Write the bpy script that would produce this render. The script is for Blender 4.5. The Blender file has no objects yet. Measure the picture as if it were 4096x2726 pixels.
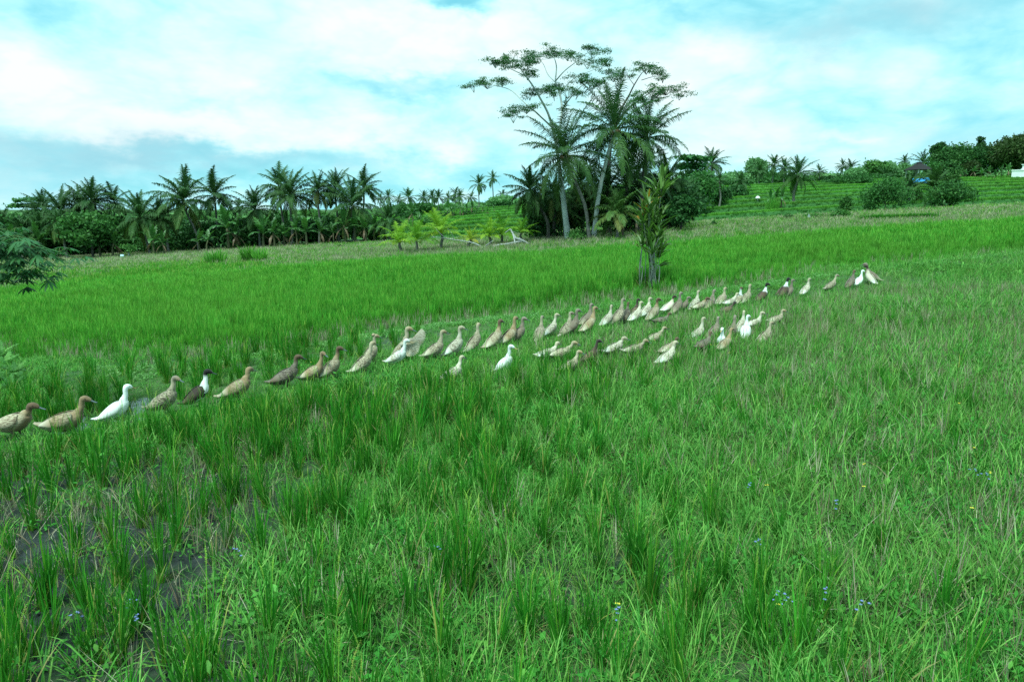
import bpy, math, random
import numpy as np
from mathutils import Vector

SC = bpy.context.scene
COL = SC.collection
R = math.radians
PI = math.pi

def lin(r, g, b):
    f = lambda c: (c / 12.92) if c <= 0.04045 else ((c + 0.055) / 1.055) ** 2.4
    return (f(r / 255), f(g / 255), f(b / 255), 1.0)

# ------------------------------------------------------------------ camera
EYE = 2.4
PITCH = R(10.95)
FPX = 24.0 / 36.0 * 4096.0            # focal length in pixels of the 4096 px wide photograph
cam_d = bpy.data.cameras.new("camera")
cam_d.lens = 24.0; cam_d.sensor_width = 36.0
cam_d.clip_start = 0.05; cam_d.clip_end = 6000
cam = bpy.data.objects.new("camera", cam_d)
cam.location = (0, 0, EYE)
cam.rotation_euler = (PI / 2 - PITCH, 0, 0)
COL.objects.link(cam); SC.camera = cam

# ------------------------------------------------------------------ view, sampling
SC.view_settings.view_transform = 'Standard'
SC.view_settings.look = 'None'
SC.view_settings.gamma = 1.0
SC.view_settings.exposure = 0.58
SC.render.engine = 'CYCLES'
SC.cycles.max_bounces = 7
SC.cycles.diffuse_bounces = 4
SC.cycles.glossy_bounces = 2
SC.cycles.transmission_bounces = 4
SC.cycles.transparent_max_bounces = 4
SC.cycles.caustics_reflective = False
SC.cycles.caustics_refractive = False
SC.cycles.use_denoising = False

# ------------------------------------------------------------------ sun
SUN_EL, SUN_AZ = R(64), R(-150)       # azimuth from +Y towards +X: behind the camera, to the left
sd = bpy.data.lights.new("sun", 'SUN')
sd.energy = 3.6; sd.angle = R(14); sd.color = (0.80, 1.0, 0.92)
sun = bpy.data.objects.new("sun", sd)
sv = Vector((math.cos(SUN_EL) * math.sin(SUN_AZ), math.cos(SUN_EL) * math.cos(SUN_AZ), math.sin(SUN_EL)))
sun.rotation_euler = (-sv).to_track_quat('-Z', 'Y').to_euler()
sun.location = (0, -10, 30)
COL.objects.link(sun)

# ------------------------------------------------------------------ sky
class NT:
    """small helper for wiring shader nodes"""
    def __init__(s, tree):
        s.t = tree; s.n = tree.nodes; s.l = tree.links
    def node(s, typ, **kw):
        n = s.n.new(typ)
        for k, v in kw.items(): setattr(n, k, v)
        return n
    def put(s, sock, v):
        if v is None: return
        if isinstance(v, bpy.types.NodeSocket): s.l.new(v, sock)
        else:
            if hasattr(sock.default_value, '__len__') and not hasattr(v, '__len__'): v = [v] * len(sock.default_value)
            if hasattr(sock.default_value, '__len__') and len(v) > len(sock.default_value): v = v[:len(sock.default_value)]
            sock.default_value = v
    def math(s, op, a, b=None, c=None, clamp=False):
        n = s.node('ShaderNodeMath', operation=op, use_clamp=clamp)
        s.put(n.inputs[0], a); s.put(n.inputs[1], b)
        if c is not None: s.put(n.inputs[2], c)
        return n.outputs[0]
    def mix(s, f, a, b, blend='MIX'):
        n = s.node('ShaderNodeMix', data_type='RGBA', blend_type=blend, clamp_factor=True)
        s.put(n.inputs[0], f); s.put(n.inputs[6], a); s.put(n.inputs[7], b)
        return n.outputs[2]
    def noise(s, vec, scale, detail=4, rough=0.55, dist=0.0):
        n = s.node('ShaderNodeTexNoise')
        if vec is not None: s.l.new(vec, n.inputs['Vector'])
        n.inputs['Scale'].default_value = scale; n.inputs['Detail'].default_value = detail
        n.inputs['Roughness'].default_value = rough; n.inputs['Distortion'].default_value = dist
        return n.outputs['Fac']
    def ramp(s, fac, stops, interp='LINEAR'):
        n = s.node('ShaderNodeValToRGB'); cr = n.color_ramp; cr.interpolation = interp
        while len(cr.elements) < len(stops): cr.elements.new(0.5)
        for e, (p, c) in zip(cr.elements, stops):
            e.position = p; e.color = c if len(c) == 4 else (*c, 1)
        s.put(n.inputs[0], fac)
        return n.outputs[0]
    def maprange(s, v, a, b, c=0.0, d=1.0, smooth=True):
        n = s.node('ShaderNodeMapRange'); n.clamp = True
        if smooth: n.interpolation_type = 'SMOOTHSTEP'
        s.put(n.inputs[0], v)
        for i, q in enumerate((a, b, c, d)): n.inputs[1 + i].default_value = q
        return n.outputs[0]

def pix_dir(px, py):
    u = (px - 2048.0) / FPX; v = (1363.0 - py) / FPX
    c, s_ = math.cos(PITCH), math.sin(PITCH)
    return np.array([u, c + v * s_, v * c - s_])

world = bpy.data.worlds.new("World"); SC.world = world; world.use_nodes = True
W = NT(world.node_tree); W.n.clear()
bg = W.node('ShaderNodeBackground'); bg.inputs['Strength'].default_value = 0.1
wo = W.node('ShaderNodeOutputWorld'); W.l.new(bg.outputs[0], wo.inputs[0])
nish = W.node('ShaderNodeTexSky', sky_type='NISHITA')
nish.sun_disc = False; nish.sun_elevation = SUN_EL; nish.sun_rotation = SUN_AZ
nish.air_density = 1.0; nish.dust_density = 0.6; nish.ozone_density = 1.0
tc = W.node('ShaderNodeTexCoord'); dvec = tc.outputs['Generated']
sep = W.node('ShaderNodeSeparateXYZ'); W.l.new(dvec, sep.inputs[0])
dx, dy, dz = sep.outputs
az = W.math('ARCTAN2', dx, dy)
el = W.math('ARCSINE', dz)
zz = W.math('ADD', W.math('MAXIMUM', dz, 0.0), 0.16)
comb = W.node('ShaderNodeCombineXYZ')
W.l.new(W.math('DIVIDE', dx, zz), comb.inputs[0]); W.l.new(W.math('DIVIDE', dy, zz), comb.inputs[1])
pl = comb.outputs[0]
aec = W.node('ShaderNodeCombineXYZ'); W.l.new(az, aec.inputs[0]); W.l.new(W.math('MULTIPLY', el, 2.0), aec.inputs[1])
ae = aec.outputs[0]
n_big = W.noise(pl, 0.85, 7, 0.58, 0.3)
n_mid = W.noise(ae, 7.0, 8, 0.55, 0.4)
n_wx = W.noise(ae, 5.0, 5, 0.6)
n_wy = W.noise(ae, 9.0, 5, 0.6)
azw = W.math('ADD', az, W.math('MULTIPLY', W.math('SUBTRACT', n_wx, 0.5), 0.16))
elw = W.math('ADD', el, W.math('MULTIPLY', W.math('SUBTRACT', n_wy, 0.5), 0.10))
def blob(px, py, sx, sy):
    d = pix_dir(px * 4096 / 2356, py * 4096 / 2356); d = d / np.linalg.norm(d)
    a0 = math.atan2(d[0], d[1]); e0 = math.asin(d[2]); k = 4096 / 2356 / FPX
    qa = W.math('DIVIDE', W.math('SUBTRACT', azw, a0), sx * k)
    qe = W.math('DIVIDE', W.math('SUBTRACT', elw, e0), sy * k)
    return W.math('EXPONENT', W.math('MULTIPLY', W.math('ADD', W.math('MULTIPLY', qa, qa), W.math('MULTIPLY', qe, qe)), -1.0))
def total(lst):
    acc = None
    for (px, py, sx, sy, w) in lst:
        b = W.math('MULTIPLY', blob(px, py, sx, sy), w)
        acc = b if acc is None else W.math('ADD', acc, b)
    return acc
white = total([(560, 130, 420, 130, .22), (1080, 90, 260, 90, .36), (60, 190, 110, 45, .4), (240, 285, 190, 38, .42),
               (530, 318, 190, 24, .42), (930, 330, 70, 40, .35), (1030, 355, 55, 30, .45), (820, 290, 120, 26, .3),
               (1620, 170, 190, 80, .34), (1600, 330, 160, 60, .25), (1950, 315, 70, 16, .25),
               (1050, 0, 70, 26, -.75), (900, 192, 170, 24, -.38), (1560, 40, 110, 40, -.25), (2200, 240, 240, 130, -.12),
               (760, 400, 420, 60, -.32), (1450, 210, 60, 50, -.1), (470, 240, 90, 20, -.18), (70, 20, 110, 40, -.25)])
grey = total([(140, 355, 240, 48, .75), (520, 358, 210, 22, .5), (2000, 40, 260, 46, .75), (2260, 330, 170, 50, .35),
              (900, 190, 150, 20, .25), (60, 450, 200, 40, .3), (760, 370, 200, 30, .3)])
val = W.math('ADD', W.math('ADD', W.math('MULTIPLY', W.math('SUBTRACT', n_mid, 0.5), 1.15),
             W.math('MULTIPLY', W.math('SUBTRACT', n_big, 0.5), 0.9)), W.math('ADD', white, 0.56))
bil = W.math('MULTIPLY', W.math('ABSOLUTE', W.math('SUBTRACT', W.noise(ae, 11.0, 5, .5, .2), 0.5)), 4.0, clamp=True)
val = W.math('ADD', val, W.math('MULTIPLY', W.math('SUBTRACT', bil, .33), .22))
clear = W.mix(1.0, nish.outputs[0], (0.30, 0.62, 0.62, 1), 'MULTIPLY')
S = 9.8
cl = W.ramp(val, [(0.0, (.17, .59, .70)), (0.26, (.25, .65, .725)), (0.46, (.35, .695, .74)), (0.62, (.46, .725, .745)), (0.80, (.57, .735, .745)), (1.0, (.67, .745, .745))])
cl = W.mix(1.0, cl, (S, S, S, 1), 'MULTIPLY')
cloudy = W.maprange(val, 0.05, 0.5)
skyc = W.mix(W.math('ADD', W.math('MULTIPLY', cloudy, 0.25), 0.75), clear, cl)
gfac = W.math('MULTIPLY', grey, W.math('ADD', 0.45, W.math('MULTIPLY', n_mid, 0.9)), clamp=True)
skyc = W.mix(gfac, skyc, (.20 * S, .46 * S, .55 * S, 1))
W.l.new(skyc, bg.inputs['Color'])

# ------------------------------------------------------------------ terrain shape
EX = np.array([-60, -20, -12, -7, -5.6, -2.6, 3.1, 9, 14, 22, 40, 80.])
EY = np.array([24, 18, 15.4, 12.6, 12.2, 14.5, 16.3, 19.0, 20.5, 24, 33, 55.])     # near edge of the standing rice
DX = np.array([-30, -5.9, -3, -1.3, 1.4, 5.9, 8.5, 40.])
DY = np.array([-2, 8.3, 10.2, 11.2, 12.7, 15.1, 16.2, 30.])                    # the line the flock walks on
def y_edge(x): return np.interp(x, EX, EY)
def y_duck(x): return np.interp(x, DX, DY)
def sst(a, b, x):
    t = np.clip((x - a) / (b - a), 0, 1); return t * t * (3 - 2 * t)
def wav(x, y, k, seed=0):
    """smooth value in about -1..1"""
    rs = np.random.RandomState(seed + 77)
    o = 0
    for i in range(5):
        a = rs.uniform(0, 2 * PI); f = k * rs.uniform(.6, 1.7); p = rs.uniform(0, 6.28)
        o = o + np.sin((x * math.cos(a) + y * math.sin(a)) * f + p)
    return o / 3.0
NSTEP, RISE = 8, 0.46
def terr_u(x, y):
    ys = 60 + 36 * sst(-4, -28, x)
    yy = y + 1.6 * np.sin(x * .11 + 1) + 0.8 * np.sin(x * .31)
    return np.clip((yy - ys) / 56.0, 0, 1) * NSTEP
def H(x, y):
    x = np.asarray(x, float); y = np.asarray(y, float)
    h = 0.07 * 65 * np.tanh(x / 65.0)
    u = terr_u(x, y); fl = np.floor(u)
    h = h + RISE * (.74 + .26 * sst(4, 28, x)) * (fl + sst(.925, .985, u - fl))
    far = np.clip(y - 125, 0, None)
    h = h + 0.006 * np.minimum(far, 200)
    near = sst(60, 30, np.hypot(x, y))
    h = h + near * 0.10 * np.exp(-((y - (y_edge(x) - 1.3)) / .7) ** 2)         # the low bund beside the rice
    h = h + near * (0.018 * wav(x, y, 3.1, 3) + 0.03 * wav(x, y, .9, 4))
    return h
def h1(x, y): return float(H(x, y))

def hit(px, py):
    """ground point seen at a pixel of the 4096 x 2726 photograph"""
    d = pix_dir(px, py)
    t = np.concatenate([np.arange(2.0, 40, .02), np.arange(40, 400, .1)])
    x, y, z = d[0] * t, d[1] * t, EYE + d[2] * t
    k = np.argmax(z <= H(x, y))
    return float(x[k]), float(y[k]), float(H(x[k], y[k]))
def at(px, dist, k=1.0):
    """ground point under image column px at depth dist"""
    x = (px - 2048.0) / FPX * dist
    for _ in range(4):
        dzz = h1(x, dist) - EYE
        x = (px - 2048.0) / FPX * (dist * math.cos(PITCH) - dzz * math.sin(PITCH))
    return x, dist, h1(x, dist)
def zat(py, dist):
    """world height seen at row py at depth dist"""
    v = (1363.0 - py) / FPX; c, s_ = math.cos(PITCH), math.sin(PITCH)
    return EYE + (v * dist * c - dist * s_) / (c + v * s_)

# ------------------------------------------------------------------ mesh helpers
class MB:
    """collects vertices and quads of ONE mesh"""
    def __init__(s): s.v = []; s.q = []; s.t = []; s.n = 0
    def add(s, V, Q, tint=0.0):
        V = np.asarray(V, float).reshape(-1, 3)
        s.v.append(V); s.q.append(np.asarray(Q, int).reshape(-1, 4) + s.n)
        t = np.asarray(tint, float)
        s.t.append(np.full(len(V), float(t)) if t.ndim == 0 else t.reshape(-1)); s.n += len(V)
        return s
    def arrays(s): return np.vstack(s.v), np.vstack(s.q), np.concatenate(s.t)
    def mesh(s, name, smooth=True, extra=None):
        V, Q, T = s.arrays(); return raw_mesh(name, V, Q, {'tint': T, **(extra or {})}, smooth)

def raw_mesh(name, V, Q, attrs=None, smooth=True):
    m = bpy.data.meshes.new(name)
    Q = np.asarray(Q, np.int32)
    m.vertices.add(len(V)); m.vertices.foreach_set('co', np.asarray(V, np.float32).ravel())
    tri = Q[:, 3] == Q[:, 2]
    cnt = np.where(tri, 3, 4).astype(np.int32)
    m.loops.add(int(cnt.sum())); m.polygons.add(len(Q))
    st = np.concatenate([[0], np.cumsum(cnt)[:-1]]).astype(np.int32)
    keep = np.ones((len(Q), 4), bool); keep[tri, 3] = False
    m.loops.foreach_set('vertex_index', Q[keep].astype(np.int32))
    m.polygons.foreach_set('loop_start', st)
    try: m.polygons.foreach_set('loop_total', cnt)
    except Exception: pass
    m.polygons.foreach_set('use_smooth', np.full(len(Q), smooth))
    for k, a in (attrs or {}).items():
        at_ = m.attributes.new(k, 'FLOAT', 'POINT'); at_.data.foreach_set('value', np.asarray(a, np.float32))
    m.update(calc_edges=True); m.validate()
    return m

def ribbons(P, Wd):
    """P (n,k,3) centre lines, Wd (n,k,3) half widths -> vertices, quads"""
    n, k, _ = P.shape
    V = np.stack([P - Wd, P + Wd], 2).reshape(-1, 3)
    b = np.arange(n)[:, None] * (k * 2) + np.arange(k - 1)[None, :] * 2
    Q = np.stack([b, b + 1, b + 3, b + 2], -1).reshape(-1, 4)
    return V, Q
def norm(a): return a / np.maximum(np.linalg.norm(a, axis=-1, keepdims=True), 1e-9)

def tube(pts, rad, sides=8, cap=True):
    pts = np.asarray(pts, float); k = len(pts); rad = np.broadcast_to(np.asarray(rad, float), (k,))
    tan = norm(np.gradient(pts, axis=0))
    ref = np.array([0.0, 1, 0]) if abs(tan[0][1]) < .9 else np.array([1.0, 0, 0])
    V = []
    for i in range(k):
        a = norm(np.cross(tan[i], ref)); b = np.cross(tan[i], a)
        th = np.arange(sides) * 2 * PI / sides
        V.append(pts[i] + rad[i] * (np.cos(th)[:, None] * a + np.sin(th)[:, None] * b))
    V = np.vstack(V); Q = []
    for i in range(k - 1):
        for j in range(sides):
            j2 = (j + 1) % sides
            Q.append((i * sides + j, i * sides + j2, (i + 1) * sides + j2, (i + 1) * sides + j))
    if cap:
        V = np.vstack([V, pts[0], pts[-1]]); a = len(V) - 2
        for j in range(sides):
            j2 = (j + 1) % sides
            Q.append((a, j2, j, j)); o = (k - 1) * sides
            Q.append((a + 1, o + j, o + j2, o + j2))
    return V, np.array(Q)

def catmull(P, n):
    P = np.asarray(P, float); k = len(P)
    E = np.vstack([2 * P[0] - P[1], P, 2 * P[-1] - P[-2]])
    u = np.linspace(0, k - 1, n); i = np.minimum(u.astype(int), k - 2); t = (u - i)[:, None]
    p0, p1, p2, p3 = E[i], E[i + 1], E[i + 2], E[i + 3]
    return .5 * ((2 * p1) + (-p0 + p2) * t + (2 * p0 - 5 * p1 + 4 * p2 - p3) * t ** 2 + (-p0 + 3 * p1 - 3 * p2 + p3) * t ** 3)

def box(x0, x1, y0, y1, z0, z1):
    V = np.array([(x, y, z) for z in (z0, z1) for y in (y0, y1) for x in (x0, x1)], float)
    Q = [(0, 2, 3, 1), (4, 5, 7, 6), (0, 1, 5, 4), (2, 6, 7, 3), (0, 4, 6, 2), (1, 3, 7, 5)]
    return V, np.array(Q)

# ------------------------------------------------------------------ scene-object helpers
def tag(o, label=None, cat=None, group=None, kind=None):
    if label: o['label'] = label
    if cat: o['category'] = cat
    if group: o['group'] = group
    if kind: o['kind'] = kind
    return o
def obj(name, mesh, mat, parent=None, loc=None, rot=None, scl=None):
    o = bpy.data.objects.new(name, mesh); COL.objects.link(o)
    if mat is not None and not mesh.materials: mesh.materials.append(mat)
    if parent: o.parent = parent
    if loc is not None: o.location = loc
    if rot is not None: o.rotation_euler = rot
    if scl is not None: o.scale = scl if hasattr(scl, '__len__') else (scl,) * 3
    return o
def thing(name, label, cat, loc, rz=0, group=None, scl=1.0):
    o = bpy.data.objects.new(name, None); COL.objects.link(o)
    o.empty_display_size = .2; o.location = loc; o.rotation_euler = (0, 0, rz); o.scale = (scl,) * 3
    return tag(o, label, cat, group)
ORD = "first second third fourth fifth sixth seventh eighth ninth tenth eleventh twelfth thirteenth fourteenth fifteenth sixteenth seventeenth eighteenth nineteenth twentieth".split()

# ------------------------------------------------------------------ materials
def attr(N, name):
    a = N.node('ShaderNodeAttribute', attribute_type='GEOMETRY', attribute_name=name); return a.outputs['Fac']
def leaf_mat(name, stops, transl=0.35, rough=0.55, patch=None, patch_scale=0.3, spec=0.12, vary=0.35):
    """stops: colours over the attribute 'tint'; patch: second colour in large patches over the land"""
    m = bpy.data.materials.new(name); m.use_nodes = True
    N = NT(m.node_tree); N.n.clear()
    out = N.node('ShaderNodeOutputMaterial')
    col = N.ramp(attr(N, 'tint'), stops)
    geo = N.node('ShaderNodeNewGeometry'); pos = geo.outputs['Position']
    if patch is not None:
        f = N.maprange(N.noise(pos, patch_scale, 4, .6), .42, .66)
        col = N.mix(N.math('MULTIPLY', f, patch[1]), col, patch[0])
    oi = N.node('ShaderNodeObjectInfo')
    br = N.math('ADD', 1 - vary / 2, N.math('MULTIPLY', oi.outputs['Random'], vary))
    hsv = N.node('ShaderNodeHueSaturation'); N.l.new(col, hsv.inputs['Color']); N.l.new(br, hsv.inputs['Value'])
    N.l.new(N.math('ADD', .485, N.math('MULTIPLY', N.noise(pos, 1.7, 2), .03)), hsv.inputs['Hue'])
    col = hsv.outputs[0]
    p = N.node('ShaderNodeBsdfPrincipled'); N.l.new(col, p.inputs['Base Color'])
    p.inputs['Roughness'].default_value = rough; p.inputs['Specular IOR Level'].default_value = spec
    if transl > 0:
        tr = N.node('ShaderNodeBsdfTranslucent'); N.l.new(N.mix(1.0, col, (1.0, 1.15, .7, 1), 'MULTIPLY'), tr.inputs['Color'])
        mx = N.node('ShaderNodeMixShader'); mx.inputs[0].default_value = transl
        N.l.new(p.outputs[0], mx.inputs[1]); N.l.new(tr.outputs[0], mx.inputs[2]); N.l.new(mx.outputs[0], out.inputs[0])
    else: N.l.new(p.outputs[0], out.inputs[0])
    return m
def bark_mat(name, c1, c2, scale=6.0, stretch=(1, 1, .35), rough=.85, bump=.3):
    m = bpy.data.materials.new(name); m.use_nodes = True
    N = NT(m.node_tree); N.n.clear(); out = N.node('ShaderNodeOutputMaterial')
    t = N.node('ShaderNodeTexCoord'); mp = N.node('ShaderNodeMapping'); N.l.new(t.outputs['Object'], mp.inputs[0])
    mp.inputs['Scale'].default_value = stretch
    f = N.noise(mp.outputs[0], scale, 6, .65)
    col = N.mix(N.maprange(f, .35, .65), c1, c2)
    p = N.node('ShaderNodeBsdfPrincipled'); N.l.new(col, p.inputs['Base Color']); p.inputs['Roughness'].default_value = rough
    p.inputs['Specular IOR Level'].default_value = .25
    b = N.node('ShaderNodeBump'); b.inputs['Strength'].default_value = bump; b.inputs['Distance'].default_value = .02
    N.l.new(f, b.inputs['Height']); N.l.new(b.outputs[0], p.inputs['Normal'])
    N.l.new(p.outputs[0], out.inputs[0]); return m
def plain_mat(name, c, rough=.6, spec=.4, c2=None, scale=12):
    m = bpy.data.materials.new(name); m.use_nodes = True
    N = NT(m.node_tree); p = N.n['Principled BSDF']
    t = N.node('ShaderNodeTexCoord')
    f = N.maprange(N.noise(t.outputs['Object'], scale, 4), .3, .7)
    c2 = c2 or tuple(q * .8 for q in c[:3]) + (1,)
    N.l.new(N.mix(f, c, c2), p.inputs['Base Color']); p.inputs['Roughness'].default_value = rough
    p.inputs['Specular IOR Level'].default_value = spec; return m

# ------------------------------------------------------------------ ground
def mudness(x, y):
    x = np.asarray(x, float); y = np.asarray(y, float)
    m = sst(-.5, -2.3, x + .25 * (y - 4)) * sst(8.2, 6.4, y)
    m = np.maximum(m, .75 * sst(.9, .2, np.hypot((x - .2) / 1.6, (y - 4.1) / .9)))
    return m
rad = np.concatenate([[.3], np.arange(.6, 14, .13), np.geomspace(14, 55, 110)[0:-1], np.arange(55, 138, .3), np.geomspace(138, 2500, 50)])
th = np.concatenate([np.arange(-52, 52.01, .33), np.arange(58, 303, 6)]) * PI / 180
TT, RR = np.meshgrid(th, rad); GX = RR * np.sin(TT); GY = RR * np.cos(TT); GZ = H(GX, GY)
rs = np.random.RandomState(5)
GZ = GZ + rs.uniform(-1, 1, GZ.shape) * .006 * (RR < 14)
nr, nt = GX.shape
V = np.stack([GX, GY, GZ], -1).reshape(-1, 3)
ii, jj = np.meshgrid(np.arange(nr - 1), np.arange(nt), indexing='ij'); j2 = (jj + 1) % nt
Q = np.stack([ii * nt + jj, (ii + 1) * nt + jj, (ii + 1) * nt + j2, ii * nt + j2], -1).reshape(-1, 4)
c0 = len(V); V = np.vstack([V, [0, 0, h1(0, 0)]])
Q = np.vstack([Q, [(c0, j, (j + 1) % nt, (j + 1) % nt) for j in range(nt)]])
mudv = np.append(mudness(GX, GY).ravel(), 1.0)
uu = terr_u(V[:, 0], V[:, 1]); fr_ = uu - np.floor(uu); bank = sst(.88, .92, fr_) * (uu > 0) * (uu < NSTEP); terr = (uu > 0) * sst(-75, -40, V[:, 0])
gm = raw_mesh("ground", V, Q, {'mud': mudv, 'bank': bank, 'terrace': terr, 'far': sst(9, 40, np.hypot(V[:, 0], V[:, 1]))})
m = bpy.data.materials.new("soil"); m.use_nodes = True
N = NT(m.node_tree); N.n.clear(); out = N.node('ShaderNodeOutputMaterial')
geo = N.node('ShaderNodeNewGeometry'); pos = geo.outputs['Position']
f1 = N.noise(pos, 9, 8, .68); f2 = N.noise(pos, 1.3, 5, .6); f3 = N.noise(pos, 40, 4, .6); f4 = N.noise(pos, .12, 5, .6)
mudc = N.mix(N.maprange(f1, .35, .68), (.008, .012, .011, 1), (.026, .034, .033, 1))
turf = N.mix(f3, (.020, .060, .016, 1), (.045, .12, .03, 1))
turf = N.mix(N.maprange(f4, .4, .65), turf, (.060, .115, .035, 1))
straw = N.mix(N.maprange(f1, .5, .72), turf, (.14, .13, .075, 1))
bankc = N.mix(f3, (.022, .085, .018, 1), (.04, .13, .03, 1))
grn = N.mix(attr(N, 'far'), straw, turf)
grn = N.mix(attr(N, 'terrace'), grn, N.mix(f4, (.045, .17, .03, 1), (.085, .24, .045, 1)))
grn = N.mix(attr(N, 'bank'), grn, bankc)
mk = N.math('MULTIPLY', attr(N, 'mud'), N.maprange(f2, .25, .5), clamp=True)
mk = N.math('MAXIMUM', mk, N.math('MULTIPLY', N.maprange(f2, .56, .66), N.math('SUBTRACT', .6, attr(N, 'far')), clamp=True))
col = N.mix(mk, grn, mudc)
p = N.node('ShaderNodeBsdfPrincipled'); N.l.new(col, p.inputs['Base Color'])
wet = N.math('MULTIPLY', mk, N.maprange(f2, .45, .62))
N.l.new(N.math('SUBTRACT', .9, N.math('MULTIPLY', wet, .70)), p.inputs['Roughness'])
N.l.new(N.math('ADD', .2, N.math('MULTIPLY', wet, .3)), p.inputs['Specular IOR Level'])
b = N.node('ShaderNodeBump'); b.inputs['Strength'].default_value = .8; b.inputs['Distance'].default_value = .03
N.l.new(N.math('ADD', f1, N.math('ADD', N.math('MULTIPLY', f3, .7), N.math('MULTIPLY', N.noise(pos, 90, 3, .6), .3))), b.inputs['Height']); N.l.new(b.outputs[0], p.inputs['Normal'])
N.l.new(p.outputs[0], out.inputs[0])
tag(obj("ground", gm, m), kind='structure')

wm = bpy.data.materials.new("puddle_water"); wm.use_nodes = True
N = NT(wm.node_tree); p = N.n['Principled BSDF']; p.inputs['Base Color'].default_value = (.02, .03, .028, 1); p.inputs['Roughness'].default_value = .06
p.inputs['Specular IOR Level'].default_value = .6
t = N.node('ShaderNodeNewGeometry'); b = N.node('ShaderNodeBump'); b.inputs['Strength'].default_value = .15; b.inputs['Distance'].default_value = .01
N.l.new(N.noise(t.outputs['Position'], 14, 3), b.inputs['Height']); N.l.new(b.outputs[0], p.inputs['Normal'])
wb = MB()
for px, py, r0 in ((545, 1640, .30), (575, 1612, .22), (330, 1690, .24), (310, 1722, .2), (700, 1690, .18), (520, 1690, .16)):
    x, y, z = hit(px, py); n = 22; a = np.arange(n) * 2 * PI / n
    rr = r0 * (1 + .22 * np.sin(3 * a + px) + .14 * np.sin(5 * a + py))
    X, Y = x + rr * np.cos(a) * 1.25, y + rr * np.sin(a)
    Vp = np.stack([X, Y, np.full(n, z + .012)], -1); Vp = np.vstack([Vp, [x, y, z + .012]])
    wb.add(Vp, [(n, i, (i + 1) % n, (i + 1) % n) for i in range(n)])
tag(obj("water", wb.mesh("water"), wm), kind='structure')

# ------------------------------------------------------------------ foliage generators
def frond(mb, rng, L, az, e0, bend, m=34, leaf=.6, hw=.022, alpha=.75, droop=.7, tint=.1, start=.12, rach=.025, base=(0, 0, 0), tip_tint=.0, rag=.15):
    """one pinnate leaf: a curved midrib carrying two rows of leaflets"""
    k = 40; t = np.linspace(0, 1, k); e = e0 - bend * t ** 1.25
    ca, sa = math.cos(az), math.sin(az)
    f = np.stack([np.cos(e) * ca, np.cos(e) * sa, np.sin(e)], -1)
    pos = np.array(base) + np.vstack([[0, 0, 0], np.cumsum((f[1:] + f[:-1]) / 2 * L / (k - 1), 0)])
    s = np.array([-sa, ca, 0.0]); up = np.cross(f, s)
    ri = np.linspace(0, k - 1, 9).astype(int)
    wd = np.linspace(rach, rach * .25, 9)[:, None] * s
    V_, Q_ = ribbons(pos[ri][None], wd[None]); mb.add(V_, Q_, min(tint + .25, 1))
    wd2 = np.linspace(rach, rach * .25, 9)[:, None] * up[ri]
    V_, Q_ = ribbons(pos[ri][None], wd2[None]); mb.add(V_, Q_, min(tint + .25, 1))
    tt = np.linspace(start, .995, m); idx = tt * (k - 1); i0 = np.minimum(idx.astype(int), k - 2); fr = (idx - i0)[:, None]
    P = pos[i0] * (1 - fr) + pos[i0 + 1] * fr; F = norm(f[i0] * (1 - fr) + f[i0 + 1] * fr); U = norm(up[i0])
    prof = np.clip(np.sin(PI * (tt - start * .6) ** .72) * .95, .22, 1) * leaf
    for sg in (-1, 1):
        al = alpha * (1.15 - .55 * tt)[:, None] + rng.normal(0, .08, (m, 1))
        d0 = norm(sg * s * np.sin(al + .25) + F * np.cos(al + .25) + U * (.22 + rng.normal(0, .12, (m, 1))))
        l = (prof * (1 + rng.normal(0, rag, m)))[:, None]
        d1 = norm(d0 + np.array([0, 0, -1]) * (droop * (.7 + .6 * rng.rand(m, 1))))
        d2 = norm(d1 + np.array([0, 0, -1]) * droop * .6)
        p1 = P + d0 * l * .4; p2 = p1 + d1 * l * .35; p3 = p2 + d2 * l * .25
        C = np.stack([P, p1, p2, p3], 1)
        w = norm(F - (F * d0).sum(-1, keepdims=True) * d0) * hw
        Wd = np.stack([w * .7, w, w * .75, w * .08], 1)
        V_, Q_ = ribbons(C, Wd)
        tv = np.clip(tint + rng.normal(0, .05, m), 0, 1)
        tv = np.repeat(tv[:, None], 8, 1) + tip_tint * np.array([0, 0, .2, .2, .6, .6, 1, 1])
        mb.add(V_, Q_, np.clip(tv, 0, 1))

def palm_crown(seed, n=24, L=3.6, up=.35, wind=(0.15, 0), droop=.8, m=46, leaf=.82, hw=.034, young=False, old=.3, yellow=0.0, emin=-.6):
    rng = np.random.RandomState(seed); mb = MB()
    n = int(n * 1.25)
    for i in range(n):
        u = i / (n - 1.0)
        e0 = (1.5 - (1.5 - emin) * u ** (.9 if not young else .8)) + rng.normal(0, .1)
        az = i * 2.399 + rng.normal(0, .2)
        az = az + wind[0] * math.sin(wind[1] - az) * (1.2 - u)
        bend = (.45 + 1.15 * u) * rng.uniform(.75, 1.25)
        if u > .75: bend *= .7
        tint = yellow + .10 * rng.rand() + (old * max(0, (u - .55) / .45) * rng.uniform(.2, 1.2))
        frond(mb, rng, L * rng.uniform(.82, 1.08) * (1 - .12 * (u < .12)), az, e0, bend, m=m, leaf=leaf, hw=hw,
              droop=droop * (.9 + .9 * u), tint=min(tint, 1), tip_tint=.08, rag=.24)
    return mb.mesh("crown", smooth=False)

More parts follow.
